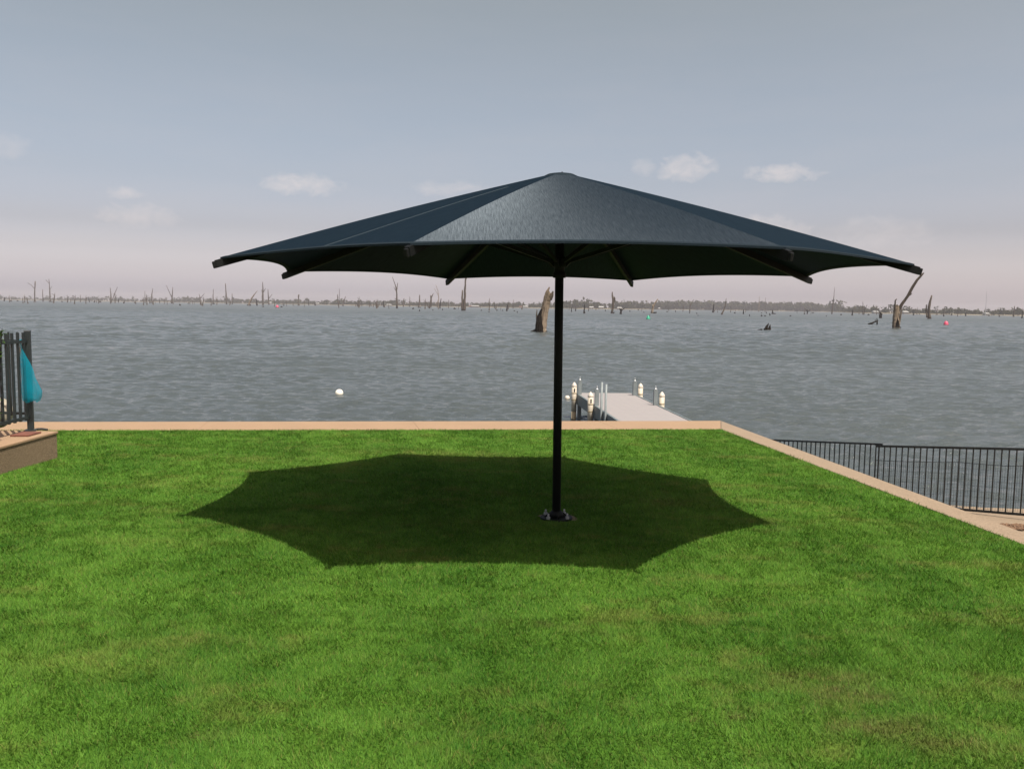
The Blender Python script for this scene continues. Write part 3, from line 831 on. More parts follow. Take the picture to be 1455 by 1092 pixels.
snag(623, 439, [[(0, 0, 0.6), (0.3, 16, 0.5), (-1, 26, 0.35), (-4, 34, 0.2)], [(-1, 20, 0.3), (-6, 29, 0.18)], [(-0.5, 12, 0.3), (-5, 5, 0.5)]], 'wispy pale dead tree curving up to the left', 'palewood')
snag(626, 438, [[(-1, 0, 1.0), (-0.5, 8, 0.8), (0.8, 14, 0.4)]], 'short dark snag at the foot of the wispy pale tree', 'darkwood')
snag(582, 435, [[(0, 0, 0.6), (0.3, 14, 0.35)]], 'thin upright dead stem between the forked tree and the thick-waisted trunk')
snag(573, 435, [[(0, 0, 1.0), (0.3, 7, 0.8), (0.8, 11, 0.6)]], 'stubby dead trunk close to the right of the forked dead tree')
snag(545, 436, [[(0.4, 0, 1.1), (0, 4, 0.8), (-0.2, 8, 0.4)]], 'low dark pointed stump in front of the low white house', 'darkwood', 'stump', name='tree_stump')
snag(695, 441, [[(0, 0, 0.9), (0.2, 5, 0.6), (-0.2, 12, 0.5), (0.6, 17, 0.25)], {'p': [(-1.5, -1.5, 0.8), (1, -1.5, 0.9)], 'm': 'darkwood', 'n': 'root'}], 'slim crooked dead stem beyond the long white shed')
snag(703, 438, [[(0, 0, 0.7), (0, 7, 0.4)]], 'little dark stem right of the slim crooked one', 'darkwood')
snag(720, 442, [[(0, 0, 1.3), (0.5, 4, 0.9), (0.8, 9, 0.5)]], 'low knobbly stump between the slim stems and the big leaning stump', 'darkwood', 'stump', name='tree_stump')
snag(729, 438, [[(0, 0, 0.7), (0.4, 12, 0.3)]], 'thin dead stem near the big leaning stump')
snag(812, 443, [[(0, 0, 0.7), (0, 6, 0.4)]], 'short dark stub nearest the right of the umbrella pole', 'darkwood', 'stump', name='tree_stump')
snag(818, 442, [[(0, 0, 1.0), (0, 3.5, 0.5)]], 'low blunt stub second from the umbrella pole', 'darkwood', 'stump', name='tree_stump')
snag(830, 445, [[(0, 0, 1.7), (0, 3, 1.0), (0.2, 8, 0.8), (0.4, 13, 0.4)]], 'dark pointed stump with a flared foot right of the umbrella pole', 'darkwood', 'stump', name='tree_stump')
snag(869, 445, [[(0, 0, 1.4), (1.4, 8, 1.5), (1.8, 18, 1.9), (0.6, 24, 1.2), (0.2, 30, 0.7)], [(2, 14, 1.2), (4, 20, 1.2), (3.4, 23, 0.7)], {'p': [(-1.5, 0.5, 1.0), (3, 0.6, 1.3)], 'm': 'darkwood', 'n': 'root'}], 'tall dark snag with a swollen waist and pointed top on a dark root')
snag(882, 446, [[(0, 0, 2.0), (0.4, 3, 1.2), (0.4, 7, 0.9)], [(0, 4, 0.8), (-2, 8, 0.6)], [(0.5, 4, 0.7), (5, 9, 0.4)]], 'squat dark stump with three stubby arms', 'darkwood', 'stump', name='tree_stump')
snag(927, 445, [[(-0.5, 0, 1.9), (0.5, 8, 1.5), (3, 14, 1.2), (7, 20, 0.7)], [(-0.2, 3, 1.0), (0, 12, 0.7)], {'p': [(0, 0.6, 1.2), (5.5, 1.2, 0.8)], 'm': 'darkwood', 'n': 'root'}], 'pale split snag leaning right above the green buoy', 'palewood')
snag(980, 443, [[(0, 0, 0.8), (0.2, 9, 0.6), (-0.4, 15, 0.3)], [(0.2, 8, 0.4), (3, 14, 0.3), (5.5, 17, 0.5)]], 'dead tree with one arched limb in front of the long wood')
snag(1013, 444, [[(0, 0, 1.2), (0.6, 7, 0.8), (1, 12, 0.5)]], 'short dark snag in front of the middle of the long wood', 'darkwood')
snag(1026, 447, [[(-1, 0, 1.4), (2, 6, 0.9), (4, 13, 0.6), (5, 23, 0.35)]], 'curved dead tree sweeping up to the right before the long wood')
snag(1056, 446, [[(0, 0, 1.0), (0.3, 6, 0.5)]], 'small dark spike of a stump before the long wood', 'darkwood', 'stump', name='tree_stump')
snag(1078, 442, [[(0, 0, 0.7), (0.2, 10, 0.45), (0, 22, 0.2)]], 'thin pale dead pole rising above the long wood', 'palewood')
snag(1087, 442, [[(0, 0, 0.5), (0, 20, 0.2)]], 'faint thread-thin dead pole just right of the pale one')
snag(1098, 446, [[(-0.6, 0, 1.2), (-0.4, 5, 0.8)], [(0, 1, 0.8), (4, 0.3, 0.6)]], 'small dark stump with a trailing log before the long wood', 'darkwood', 'stump', name='tree_stump')
snag(1147, 446, [[(0, 0, 1.0), (0, 6, 0.6)], [(0, 3, 0.5), (-3, 7, 0.4)], [(0, 2, 0.5), (4, 6, 0.4)]], 'little many-armed dead shrub of a stump near the right end of the long wood', 'darkwood', 'stump', name='tree_stump')
snag(1182, 446, [[(0, 0, 0.9), (0.6, 12, 0.7), (1.8, 26, 0.4), (2, 38, 0.15)]], 'tall whip-thin dead tree at the right end of the long wood')
snag(1211, 448, [[(0, 0, 1.3), (0, 4, 0.8), (0.4, 8, 0.3)]], 'short dark stump at the left of the long white boat shed', 'darkwood', 'stump', name='tree_stump')
snag(1226, 447, [[(0, 0, 0.8), (-0.2, 10, 0.6), (-1, 18, 0.3)], [(1.5, 0, 0.6), (2, 8, 0.4), (4, 14, 0.3)]], 'pair of thin dead stems springing from one foot before the boat shed')
snag(1251, 452, [[(0, 0, 2.0), (0, 3, 2.0), (0.3, 6, 2.2)]], 'blocky dark stump wider at its top', 'darkwood', 'stump', name='tree_stump')
snag(1298, 448, [[(0, 0, 1.2), (0, 3, 0.6), (0, 6, 0.4)]], 'tiny dark stump right of the hollow bent snag', 'darkwood', 'stump', name='tree_stump')
snag(1372, 449, [[(0, 0, 1.2), (0.2, 4, 0.6)]], 'tiny dark stump right of the pink buoy', 'darkwood', 'stump', name='tree_stump')
snag(1440, 450, [[(0, 0, 1.2), (0.2, 8, 0.9), (0.6, 15, 0.5)]], 'short stout snag right of the thin mast')
snag(1452, 452, [[(0, 0, 1.2), (0.2, 4, 0.6), (0.2, 11, 0.3)]], 'thin-topped dark stump at the right of the stout snag', 'darkwood', 'stump', name='tree_stump')
snag(49, 426, [[(0, 0, 0.9), (0.8, 14, 0.8), (2, 28, 0.7)], [(0.6, 18, 0.4), (-3, 23, 0.35), (-8, 26, 0.25)]], 'dead tree with one drooping limb to the left above the left fence')
snag(61, 426, [[(0, 0, 0.7), (0, 17, 0.4)]], 'short bare stem between the two tall dead trees above the left fence')
snag(71.5, 427, [[(0, 0, 1.0), (-0.4, 13, 0.8), (-0.6, 26, 0.5), (-1, 32, 0.3)], [(-1, 26, 0.4), (-6, 31, 0.25)], [(0, 17, 0.3), (3, 22, 0.2)], {'p': [(-2, 0.3, 0.8), (2.5, 0.3, 0.8)], 'm': 'darkwood', 'n': 'root'}], 'tall dead tree forked at its top above the left fence')
snag(114, 426, [[(0, 0, 0.6), (0.3, 10, 0.3)]], 'small faint dead stem left of the V-shaped pair')
snag(158, 430, [[(0, 0, 1.4), (0, 10, 0.8), (-0.8, 21, 0.3)], [(1, 3, 0.7), (4, 12, 0.5), (8, 22, 0.25)]], 'dead tree in two stems, the right one slanting away')
snag(206, 428, [[(0, 0, 0.7), (0.3, 17, 0.25)]], 'faint thin dead stem left of the needle-topped snag')
snag(216, 430, [[(0, 0, 1.0), (0, 11, 0.8), (1.4, 21, 0.25)]], 'needle-topped dark snag on the far left water')
snag(244, 430, [[(0, 0, 1.4), (0.6, 8, 0.9), (2, 23, 0.3)], [(0, 9, 0.6), (-6, 25, 0.25)]], 'dead tree split into a tall open V on the far left water')
# low wrecks nearer in
snag(1087, 469, [[(0, 0, 2.4), (2, 4, 2.0), (4.5, 9.5, 0.6)], [(-4, 0.4, 1.8), (-8, 0.3, 1.2), (-11, 0, 0.6)], [(6, 0, 2.2), (6.5, 5, 1.4), (7, 8, 0.4)], [(2, 1, 2.2), (6, 1, 2.2)], [(1, 3, 0.8), (1.6, 7, 0.3)]], 'low jagged dark stump with a half-sunk log trailing left', 'darkwood', 'stump', n=9, name='tree_stump')
snag(1238, 461, [[(-4, 0.6, 1.8), (0, 1.2, 1.6), (4, 3.6, 1.0), (9, 5.4, 0.7)], [(8, 0, 1.0), (8, 4, 0.9), (7.5, 9, 0.4)], [(5.5, 4, 0.5), (5, 8, 0.25)]], 'half-sunk dark log with a forked end left of the hollow snag', 'darkwood', 'log', n=9, name='fallen_log')

# many small stumps too far out to tell apart
sm_mesh = []
for q in range(5):
    mb = MB()
    hh = (0.9, 1.6, 2.6, 0.7, 3.8)[q]; r0 = (0.8, 0.6, 0.45, 1.1, 0.35)[q]
    lean = random.uniform(-0.25, 0.25)
    P = [(lean * u * hh + random.uniform(-.05, .05), 0, u * hh - (0.5 if u == 0 else 0)) for u in (0, 0.3, 0.65, 1.0)]
    mb.tube(P, [r0, r0 * 0.8, r0 * 0.6, r0 * 0.35], 7, jag=0.3, lump=0.25, seed=q)
    me = mb.build('distant_stump', M['darkwood'], smooth=False)
    sm_mesh.append(me.data); bpy.data.objects.remove(me)
seen = [(p, s) for p, s in []]
sx = [(88, 427), (96, 428), (127, 427), (134, 428), (142, 429), (192, 429), (213, 431), (227, 429), (256, 434), (268, 431), (587, 439), (596, 442), (615, 441), (629, 440.5), (646, 439), (684, 441.5), (695, 443.5), (706, 441.5), (714, 441.5), (731, 442), (735, 444.5),
      (907, 441), (915, 444), (980, 445), (990, 445.5), (992, 448.5), (1065, 449), (1082, 449), (1087, 449), (1094, 448), (1123, 449), (1082, 445), (1089, 445), (1143, 446.5), (1155, 445), (1174, 449.5), (1195, 447.5), (1234, 447.5), (1341, 449.5), (1352, 448), (1044, 445),
      (403, 434.5), (439, 434), (448, 434), (400, 436.5), (374, 436), (527, 434), (514, 435), (508, 434), (15, 425.5), (25, 426), (6, 427), (168, 428), (176, 431), (1420, 450), (1405, 449), (860, 442), (895, 442.5), (948, 443), (960, 443)]
for i, (a, b) in enumerate(sx):
    p, k = base_of(a, b)
    o = bpy.data.objects.new('distant_stump', sm_mesh[(i * 7) % 5] if b < 441 else sm_mesh[(0, 3, 1)[i % 3]])
    s = k * random.uniform(1.6, 2.6) if b < 441 else k * random.uniform(1.2, 1.9)
    o.location = p; o.scale = (s * random.uniform(0.8, 1.2), s, s * random.uniform(0.7, 1.1)); o.rotation_euler.z = random.uniform(0, 6)
    col.objects.link(o)
    where = ('out beyond the terrace fence' if a < 300 else 'out past the white hut and small red buoy' if a < 540 else 'between the forked dead tree and the big leaning stump' if a < 740
             else 'around the green cone buoy' if a < 970 else 'in front of the long far wood' if a < 1200 else 'around the pink-red buoy and hollow snag')
    tag(o, 'tiny dark stump breaking the water ' + where, 'stump', 'tiny stumps ' + where)

# thin dead stems crowding the far water
stems = []
for q in range(6):
    hh = (1.0, 0.8, 1.25, 0.6, 0.95, 1.1)[q]; ln = (0.05, -0.12, 0.02, 0.22, -0.04, 0.1)[q]
    mb = MB()
    P = [(ln * u * hh + random.uniform(-.012, .012), 0, u * hh - (0.03 if u == 0 else 0)) for u in (0, 0.25, 0.5, 0.75, 1.0)]
    mb.tube(P, [0.055, 0.042, 0.036, 0.028, 0.010], 6, jag=0.02, lump=0.2, seed=50 + q)
    if q % 2 == 0:
        mb.tube([P[2], (P[2][0] + 0.09, 0.03, P[2][2] + 0.16), (P[2][0] + 0.16, 0.02, P[2][2] + 0.34)], [0.024, 0.018, 0.007], 5, seed=60 + q)
    if q in (2, 5):
        mb.tube([P[3], (P[3][0] - 0.10, -0.03, P[3][2] + 0.12), (P[3][0] - 0.2, -0.05, P[3][2] + 0.2)], [0.02, 0.014, 0.006], 5, seed=70 + q)
    me = mb.build('bare_snag', M['wood']); stems.append(me.data); bpy.data.objects.remove(me)
rs = random.Random(77)
for x0, x1, n, h0, h1, where in ((-10, 300, 34, 5, 13, 'on the hazy water beyond the terrace fence'), (300, 560, 18, 5, 13, 'near the pale leaning trunk and white hut'), (500, 760, 22, 5, 13, 'between the forked dead tree and the big leaning stump'),
                               (800, 1200, 20, 4, 10, 'in front of the long far wood'), (1200, 1460, 14, 4, 11, 'off the shore behind the hollow bent snag')):
    for _ in range(n):
        a = rs.uniform(x0, x1); D = min(rs.uniform(650, 1150), shore_D(a) - 40)
        p = lake_at(a, D)
        o = bpy.data.objects.new('bare_snag', rs.choice(stems))
        hgt = rs.uniform(h0, h1) * D / FPX
        o.location = p; o.scale = (hgt * rs.choice((-1.2, 1.2)) * rs.uniform(0.8, 1.3), hgt, hgt); o.rotation_euler.z = rs.uniform(-0.4, 0.4)
        col.objects.link(o)
        tag(o, 'thin bare dead stem standing ' + where, 'dead tree', 'thin dead stems ' + where)

# thin mast on the right
p, k = base_of(1396, 448)
p = lake_at(1396, 1010); k = 1010 / FPX
mast = MB(); mast.tube([(0, 0, 0), (0, 0, 34 * k)], [0.42, 0.14], 6)
mo = mast.build('radio_mast', M['galv']); mo.location = (p[0], p[1], LAKE_Z + 0.3)
tag(mo, 'thin tall grey mast standing on the far shore', 'mast')

# ------------------------------------------------------------------ buoys
def buoy(px, py, dia_px, mat, prof, label, name='buoy', skirt=True):
    b, k = base_of(px, py)
    r = dia_px * k / 2
    t = empty(name, (b[0], b[1], LAKE_Z))
    MB().lathe([(max(a * r, 0.002), z * r) for a, z in prof], n=20).build('float', mat, t, smooth=True)
    if skirt: MB().lathe([(r * 0.9, -0.25 * r), (r * 1.28, -0.1 * r), (r * 1.28, 0.2 * r), (r * 0.9, 0.3 * r)], n=20).build('skirt', M['dark'], t, smooth=True)
    else: MB().lathe([(r * 0.9, -0.2 * r), (r * 0.985, 0.0), (r * 0.985, 0.14 * r), (r * 0.9, 0.2 * r)], n=20).build('waterline_band', M['pilewet'], t, smooth=True)
    tag(t, label, 'buoy'); return t
ball = [(math.sin(a), 0.45 - math.cos(a)) for a in np.linspace(0.02, math.pi - 0.02, 14)]
cone = [(0.9, -0.2), (1.0, 0.2), (0.95, 0.5), (0.72, 1.0), (0.5, 1.5), (0.3, 1.85), (0.02, 1.95)]
dome = [(0.9, -0.2), (1.0, 0.2), (1.0, 0.55), (0.85, 0.95), (0.75, 1.3), (0.5, 1.65), (0.02, 1.8)]
buoy(482, 561, 11.5, M['buoywhite'], ball, 'round white buoy floating alone off the lawn', skirt=False)
g = buoy(921, 454, 6.2, M['buoygreen'], cone, 'bright green cone buoy with a dark skirt')
_, k = base_of(921, 454)
MB().bar((1.0 * k, 0, 2 * k), (2.0 * k, 0, 7 * k), 0.5 * k, 0.5 * k).build('top_mark', M['dark'], g)
buoy(1344, 462, 6.6, M['buoyred'], dome, 'pink-red dome buoy with a dark skirt')
buoy(394, 437, 4.2, M['buoyred'], dome, 'small faint red buoy far out below the two tall snags')
buoy(806, 567, 7.5, M['cap'], ball, 'white float bobbing beside the outer left jetty pile', skirt=False)

# ------------------------------------------------------------------ jetty
DZ = -0.85
def jp(px, py): return on_plane(px, py, DZ)
jl0, jl1 = jp(878, 598), jp(817, 557.3)
ax = (jl1 - jl0)[:2]; ax = ax / np.linalg.norm(ax); px_ = np.array([ax[1], -ax[0]])
JW = 1.82
J_END = float((jl1 - jl0)[:2] @ ax)
J_START = -float((jl0[:2] - OUT_R[:2]) @ ax) + 0.35
def J(u, w, z): q = jl0[:2] + ax * u + px_ * w; return np.array([q[0], q[1], z])
jet = empty('jetty', J(0, JW / 2, LAKE_Z))
jo = np.array(jet.location)
def jb(mb, name, mat, smooth=False, parent=None): 
    return mb.build(name, mat, jet if parent is None else parent, smooth, origin=jo)
u = J_START; pl = 0.138
plank_me = None
while u + pl < J_END:
    c = J(u + pl / 2, JW / 2, DZ - 0.016)
    if plank_me is None:
        o = MB().box((0, 0, 0), (JW - 0.06, pl - 0.004, 0.032)).build('plank', M['deck'], jet); bevel(o, 0.003, 1); plank_me = o.data
    else:
        o = bpy.data.objects.new('plank', plank_me); col.objects.link(o); o.parent = jet
    o.location = Vector(c - jo) + Vector((0, 0, random.uniform(-0.0015, 0.0015))); o.rotation_euler.z = math.atan2(ax[1], ax[0]) - math.pi / 2
    u += pl
J_END = u
for w in (0.0, JW):
    jb(MB().bar(J(J_START, w, DZ - 0.15), J(J_END, w, DZ - 0.15), 0.06, 0.33), 'edge_beam', M['jetty_frame'])
jb(MB().bar(J(J_END + 0.03, -0.03, DZ - 0.15), J(J_END + 0.03, JW + 0.03, DZ - 0.15), 0.05, 0.328), 'end_beam', M['jetty_frame'])
for uu in np.arange(J_START + 0.5, J_END, 2.2):
    jb(MB().bar(J(uu, 0.035, DZ - 0.16), J(uu, JW - 0.035, DZ - 0.16), 0.08, 0.2), 'cross_beam', M['jetty_frame'])
# edge trim strips
def usolve(px, py): return float((jp(px, py) - jl0)[:2] @ ax)
posts = [(usolve(817, 559.5) - 0.12, 0, 'far_left'), (usolve(845, 576), 0, 'near_left'), (usolve(899, 561.5), 1, 'far_right'), (usolve(935, 575.5), 1, 'near_right')]
for uu, sd, _ in posts:
    w = 0.055 if sd == 0 else JW - 0.055
    q = J(uu, w, 0)
    g = MB().box((q[0], q[1], (LAKE_Z - 1.0 + DZ + 0.44) / 2), (0.11, 0.11, DZ + 0.44 - (LAKE_Z - 1.0)), math.atan2(ax[1], ax[0]))
    po_ = jb(g, 'post', M['jetty_post'])
    jb(MB().lathe([(0.045, 0), (0.04, 0.03), (0.015, 0.045), (0.012, 0.075), (0.022, 0.09), (0.004, 0.115)], (q[0], q[1], DZ + 0.44), 10), 'finial', M['galv'], True, po_)
    # mooring pile in a cream sleeve, clamped outside the beam
    w2 = -0.125 if sd == 0 else JW + 0.125
    q = J(uu - 0.02, w2, 0)
    top = DZ + 0.26
    pile = jb(MB().lathe([(0.075, LAKE_Z - 1.2 - top), (0.075, LAKE_Z + 0.28 - top)], (q[0], q[1], top), 16), 'pile', M['pilewet'], True)
    jb(MB().lathe([(0.078, LAKE_Z + 0.26 - top), (0.078, -0.005)], (q[0], q[1], top), 16), 'sleeve', M['pile'], True, pile)
    jb(MB().lathe([(0.082, -0.01), (0.086, 0.0), (0.082, 0.03), (0.05, 0.085), (0.012, 0.125), (0.002, 0.13)], (q[0], q[1], top), 16), 'cap', M['cap'], True, pile)
    for zb in (-0.235, -0.44):
        jb(MB().lathe([(0.0785, zb), (0.083, zb + 0.005), (0.083, zb + 0.028), (0.0785, zb + 0.033)], (q[0], q[1], top), 16), 'band', M['pilewet'], True, pile)
    if sd == 0:
        e = J(uu - 0.05, w2 - 0.0, 0)
        jb(MB().box((q[0] + 0.01, q[1] - 0.076, top - 0.12), (0.035, 0.02, 0.11)), 'slot', M['dark'], False, pile)
# swim ladder on the left side
lad = empty('swim_ladder', J(usolve(857, 585), -0.06, LAKE_Z))
lo = np.array(lad.location)
ua, ub = usolve(857.5, 584.5), usolve(863.8, 588.6)
for uu in (ua, ub):
    q = J(uu, -0.065, 0)
    MB().tube([(q[0], q[1], LAKE_Z - 0.7), (q[0], q[1], DZ + 0.78), ], [0.031, 0.031], 10).build('rail', M['jetty_post'], lad, True, origin=lo)
for z in (DZ - 0.28, DZ - 0.53, DZ - 0.78):
    MB().bar(J(ua, -0.065, z), J(ub, -0.065, z), 0.09, 0.03).build('rung', M['galv'], lad, origin=lo)
tag(lad, 'grey two-rail swim ladder fixed to the left edge of the jetty', 'ladder')
tag(jet, 'grey-decked timber jetty with cream mooring piles running out into the lake', 'jetty')

# ------------------------------------------------------------------ fence on the lower path
def fence(name, a, b, h, spacing, label, posts_at=(), picket=0.018, rail=(0.028, 0.04), bottom_gap=0.0, over=0.0, cat='fence', pick0=None, thing=None):
    """a, b: top ends of the panel; pickets hang between a top and a bottom rail"""
    a = np.array(a, float); b = np.array(b, float)
    t = thing if thing is not None else empty(name, (a[0], a[1], a[2] - h))
    o = np.array(t.location)
    d = b - a; L = np.linalg.norm(d[:2])
    dz = np.array([0, 0, 1.0])
    MB().bar(a, b, rail[0], rail[1]).build('rail', M['fence'], t, origin=o)
    MB().bar(a - dz * (h - over), b - dz * (h - over), rail[0], rail[1]).build('rail', M['fence'], t, origin=o)
    n = int(L / spacing)
    dirn = d / L
    zt = over if over else -rail[1] / 2 + 0.001
    zb = -(h - over) + rail[1] / 2 - 0.001 if not over else -(h - over) - over * 0.3
    me = None
    for i in range(n + 1):
        p = a + dirn * (pick0 if pick0 is not None else spacing * 0.5) + dirn * spacing * i
        if np.linalg.norm((p - a)[:2]) > L - 0.02: break
        if me is None:
            q = MB().box((0, 0, (zt + zb) / 2), (picket, picket, zt - zb), math.atan2(d[1], d[0])).build('picket', M['fence'], t); me = q.data
        else:
            q = bpy.data.objects.new('picket', me); col.objects.link(q); q.parent = t
        q.location = Vector(p - o)
    if label: tag(t, label, cat)
    return t
RT = 0.515
top2b = at_depth(1455, 638, FA[1]); top2a_y = FA[1] + RT * (FB[1] - FA[1])
top2a = at_depth(1245, 633.4, top2a_y + 0.05)
top1b = at_depth(1254, 631.0, top2a_y - 0.05)
top1a = at_depth(1082, 624.4, FB[1] + 0.55)
ext = top2b + (top2b - top2a) * 0.95
HF = 1.07
lower = fence('metal_fence', top1a, top1b, HF, 0.118, 'long dark metal picket fence with wire mesh on the lower path by the lake', picket=0.017, rail=(0.03, 0.035))
fence('metal_fence', top2a, ext, HF, 0.118, None, thing=lower, picket=0.017, rail=(0.03, 0.04))
lo_ = np.array(lower.location)
for p, zt in ((mix2(top1b, top2a, 0.5), 0.0), (ext, 0.0), (top1a, 0.0), ):
    MB().box((p[0], p[1], p[2] + zt - 0.65), (0.020, 0.020, 1.3), 0.9).build('post', M['fence'], lower, origin=lo_)
# wire mesh tied to the lower part of the second panel
wm = MB()
dd = (ext - top2a); LL = np.linalg.norm(dd[:2]); dn = dd / LL
off = np.array([dn[1], -dn[0], 0]) ; off = off / np.linalg.norm(off) * (-0.022)
rs = random.Random(9)
drop = [0.27 + 0.012 * math.sin(i * 1.3) + rs.uniform(-0.008, 0.008) for i in range(14)]
def mesh_top(s): return float(np.interp(s, np.linspace(0, LL, 14), drop))
s = 0.0
while s < LL:
    p = top2a + dn * s + off
    wm.bar(p - np.array([0, 0, mesh_top(s)]), p - np.array([0, 0, HF - 0.03]), 0.0028, 0.0028)
    s += 0.04
prev = None
for row in range(9):
    for i in range(60):
        s0, s1 = LL * i / 60, LL * (i + 1) / 60
        f = row / 8.0
        za = mesh_top(s0) * (1 - f) + (HF - 0.04) * f; zb = mesh_top(s1) * (1 - f) + (HF - 0.04) * f
        w = 0.0085 if row == 0 else 0.0026
        wm.bar(top2a + dn * s0 + off - np.array([0, 0, za]), top2a + dn * s1 + off - np.array([0, 0, zb]), w, w)
wmo = wm.build('wire_mesh', M['fence'], lower, origin=lo_); wmo['kind'] = 'stuff'

# ------------------------------------------------------------------ raised terrace edge on the left
TW0 = on_lawn(82, 650.5); TW1 = on_lawn(0, 674)
TH = None
for z in np.arange(0.1, 0.6, 0.002):            # height of the wall top above its foot, read off its corner
    q = TW0 + np.array([0, 0, z]); d = q - CAM
    py = PH / 2 - FPX * (d @ UV) / (d @ F)
    if py <= 612.5: TH = z; break
TH = TH or 0.32
tz = TW0[2] + TH
dirw = (TW1 - TW0)[:2]; dirw = dirw / np.linalg.norm(dirw)
near = TW0[:2] + dirw * 9.0
tn = np.array([-dirw[1], dirw[0]]); 
if tn[0] > 0: tn = -tn                           # into the terrace (left)
far_in = TW0[:2] + tn * 7.5
near_in = near + tn * 7.5
terr = empty('terrace_wall', (TW0[0], TW0[1], TW0[2]))
to = np.array(terr.location)
def prism(ring, z0, z1, name, mat, parent, o, bev=0.0):
    n = len(ring)
    vs = [(x - o[0], y - o[1], z1 - o[2]) for x, y in ring] + [(x - o[0], y - o[1], z0 - o[2]) for x, y in ring]
    fs = [tuple(range(n)), tuple(range(2 * n - 1, n - 1, -1))] + [(i, i + n, (i + 1) % n + n, (i + 1) % n) for i in range(n)]
    ob = mesh_obj(name, vs, fs, mat, parent)
    bm = bmesh.new(); bm.from_mesh(ob.data); bmesh.ops.recalc_face_normals(bm, faces=bm.faces); bm.to_mesh(ob.data); bm.free()
    if bev: bevel(ob, bev, 2)
    return ob
ring = [tuple(TW0[:2]), tuple(near), tuple(near_in), tuple(far_in)]
prism(ring, -0.6, tz - 0.03, 'wall_body', M['wallface'], terr, to, 0.006)
e = 0.0
prism([tuple(np.array(TW0[:2]) + np.array([0.012, 0.012])), tuple(near + np.array([0.012, 0])), tuple(near_in), tuple(far_in + np.array([0, 0.012]))], tz - 0.03, tz, 'paving', M['path'], terr, to, 0.006)
tag(terr, 'raised terrace edge with brown pebbled face and sandy top', 'retaining wall')

# fence on the terrace: one run comes towards the lawn along the wall, one runs off along the lake
PB = on_plane(44, 611.5, tz)
pz = tz
ptop = at_depth(36.5, 470.5, PB[1])
HP = ptop[2] - tz
tf_ = empty('metal_fence', (PB[0], PB[1], tz))
tfo = np.array(tf_.location)
pst = MB().box((PB[0], PB[1], tz + HP / 2), (0.065, 0.065, HP), 0.3).build('post', M['fence'], tf_, origin=tfo); bevel(pst, 0.005, 2)
MB().box((PB[0], PB[1], tz + HP + 0.005), (0.072, 0.072, 0.014), 0.3, 0.85).build('cap', M['fence'], pst, origin=tfo)
MB().box((PB[0], PB[1], tz + 0.006), (0.13, 0.13, 0.012), 0.3).build('base_plate', M['fence'], pst, origin=tfo)
ra = at_depth(37, 484.5, PB[1])
rail_z = ra[2]
over = HP - (rail_z - tz) - 0.0
b_dir = np.array([dirw[0], dirw[1], 0])
pA = np.array([PB[0], PB[1], rail_z]) + b_dir * 0.03
fence('metal_fence', pA, pA + b_dir * 2.4, rail_z - tz - 0.06, 0.115, None, thing=tf_, picket=0.026, rail=(0.03, 0.035), over=over * 0.9)
a_dir = np.array([-1, 0.12, 0]); a_dir /= np.linalg.norm(a_dir)
pA2 = np.array([PB[0], PB[1], rail_z]) + a_dir * 0.03
fence('metal_fence', pA2, pA2 + a_dir * 2.4, rail_z - tz - 0.1, 0.115, None, thing=tf_, picket=0.016, rail=(0.026, 0.03), over=over * 0.9, pick0=0.10)
tag(tf_, 'dark metal picket fence with a square end post on the raised terrace', 'fence')

# rust red paver strip, strap and blue net bag by that post
c = [on_plane(14, 620.3, tz), on_plane(40, 620.3, tz), on_plane(59, 615.2, tz), on_plane(34, 614.8, tz)]
prism([tuple(q[:2]) for q in c], tz + 0.002, tz + 0.02, 'red_paver', M['brick'], None, np.zeros(3), 0.004)
tag(bpy.data.objects['red_paver'], 'flat rust-red paver lying at the foot of the terrace fence', 'paver')
sp = [on_plane(48, 612, tz), on_plane(53, 610.8, tz), on_plane(60, 610.5, tz), on_plane(67, 611.5, tz)]
so = MB().tube([q + np.array([0, 0, 0.012]) for q in sp], [0.014] * 4, 8).build('rubber_strap', M['dark'], smooth=True)
tag(so, 'short black strap lying beside the square fence post', 'strap')

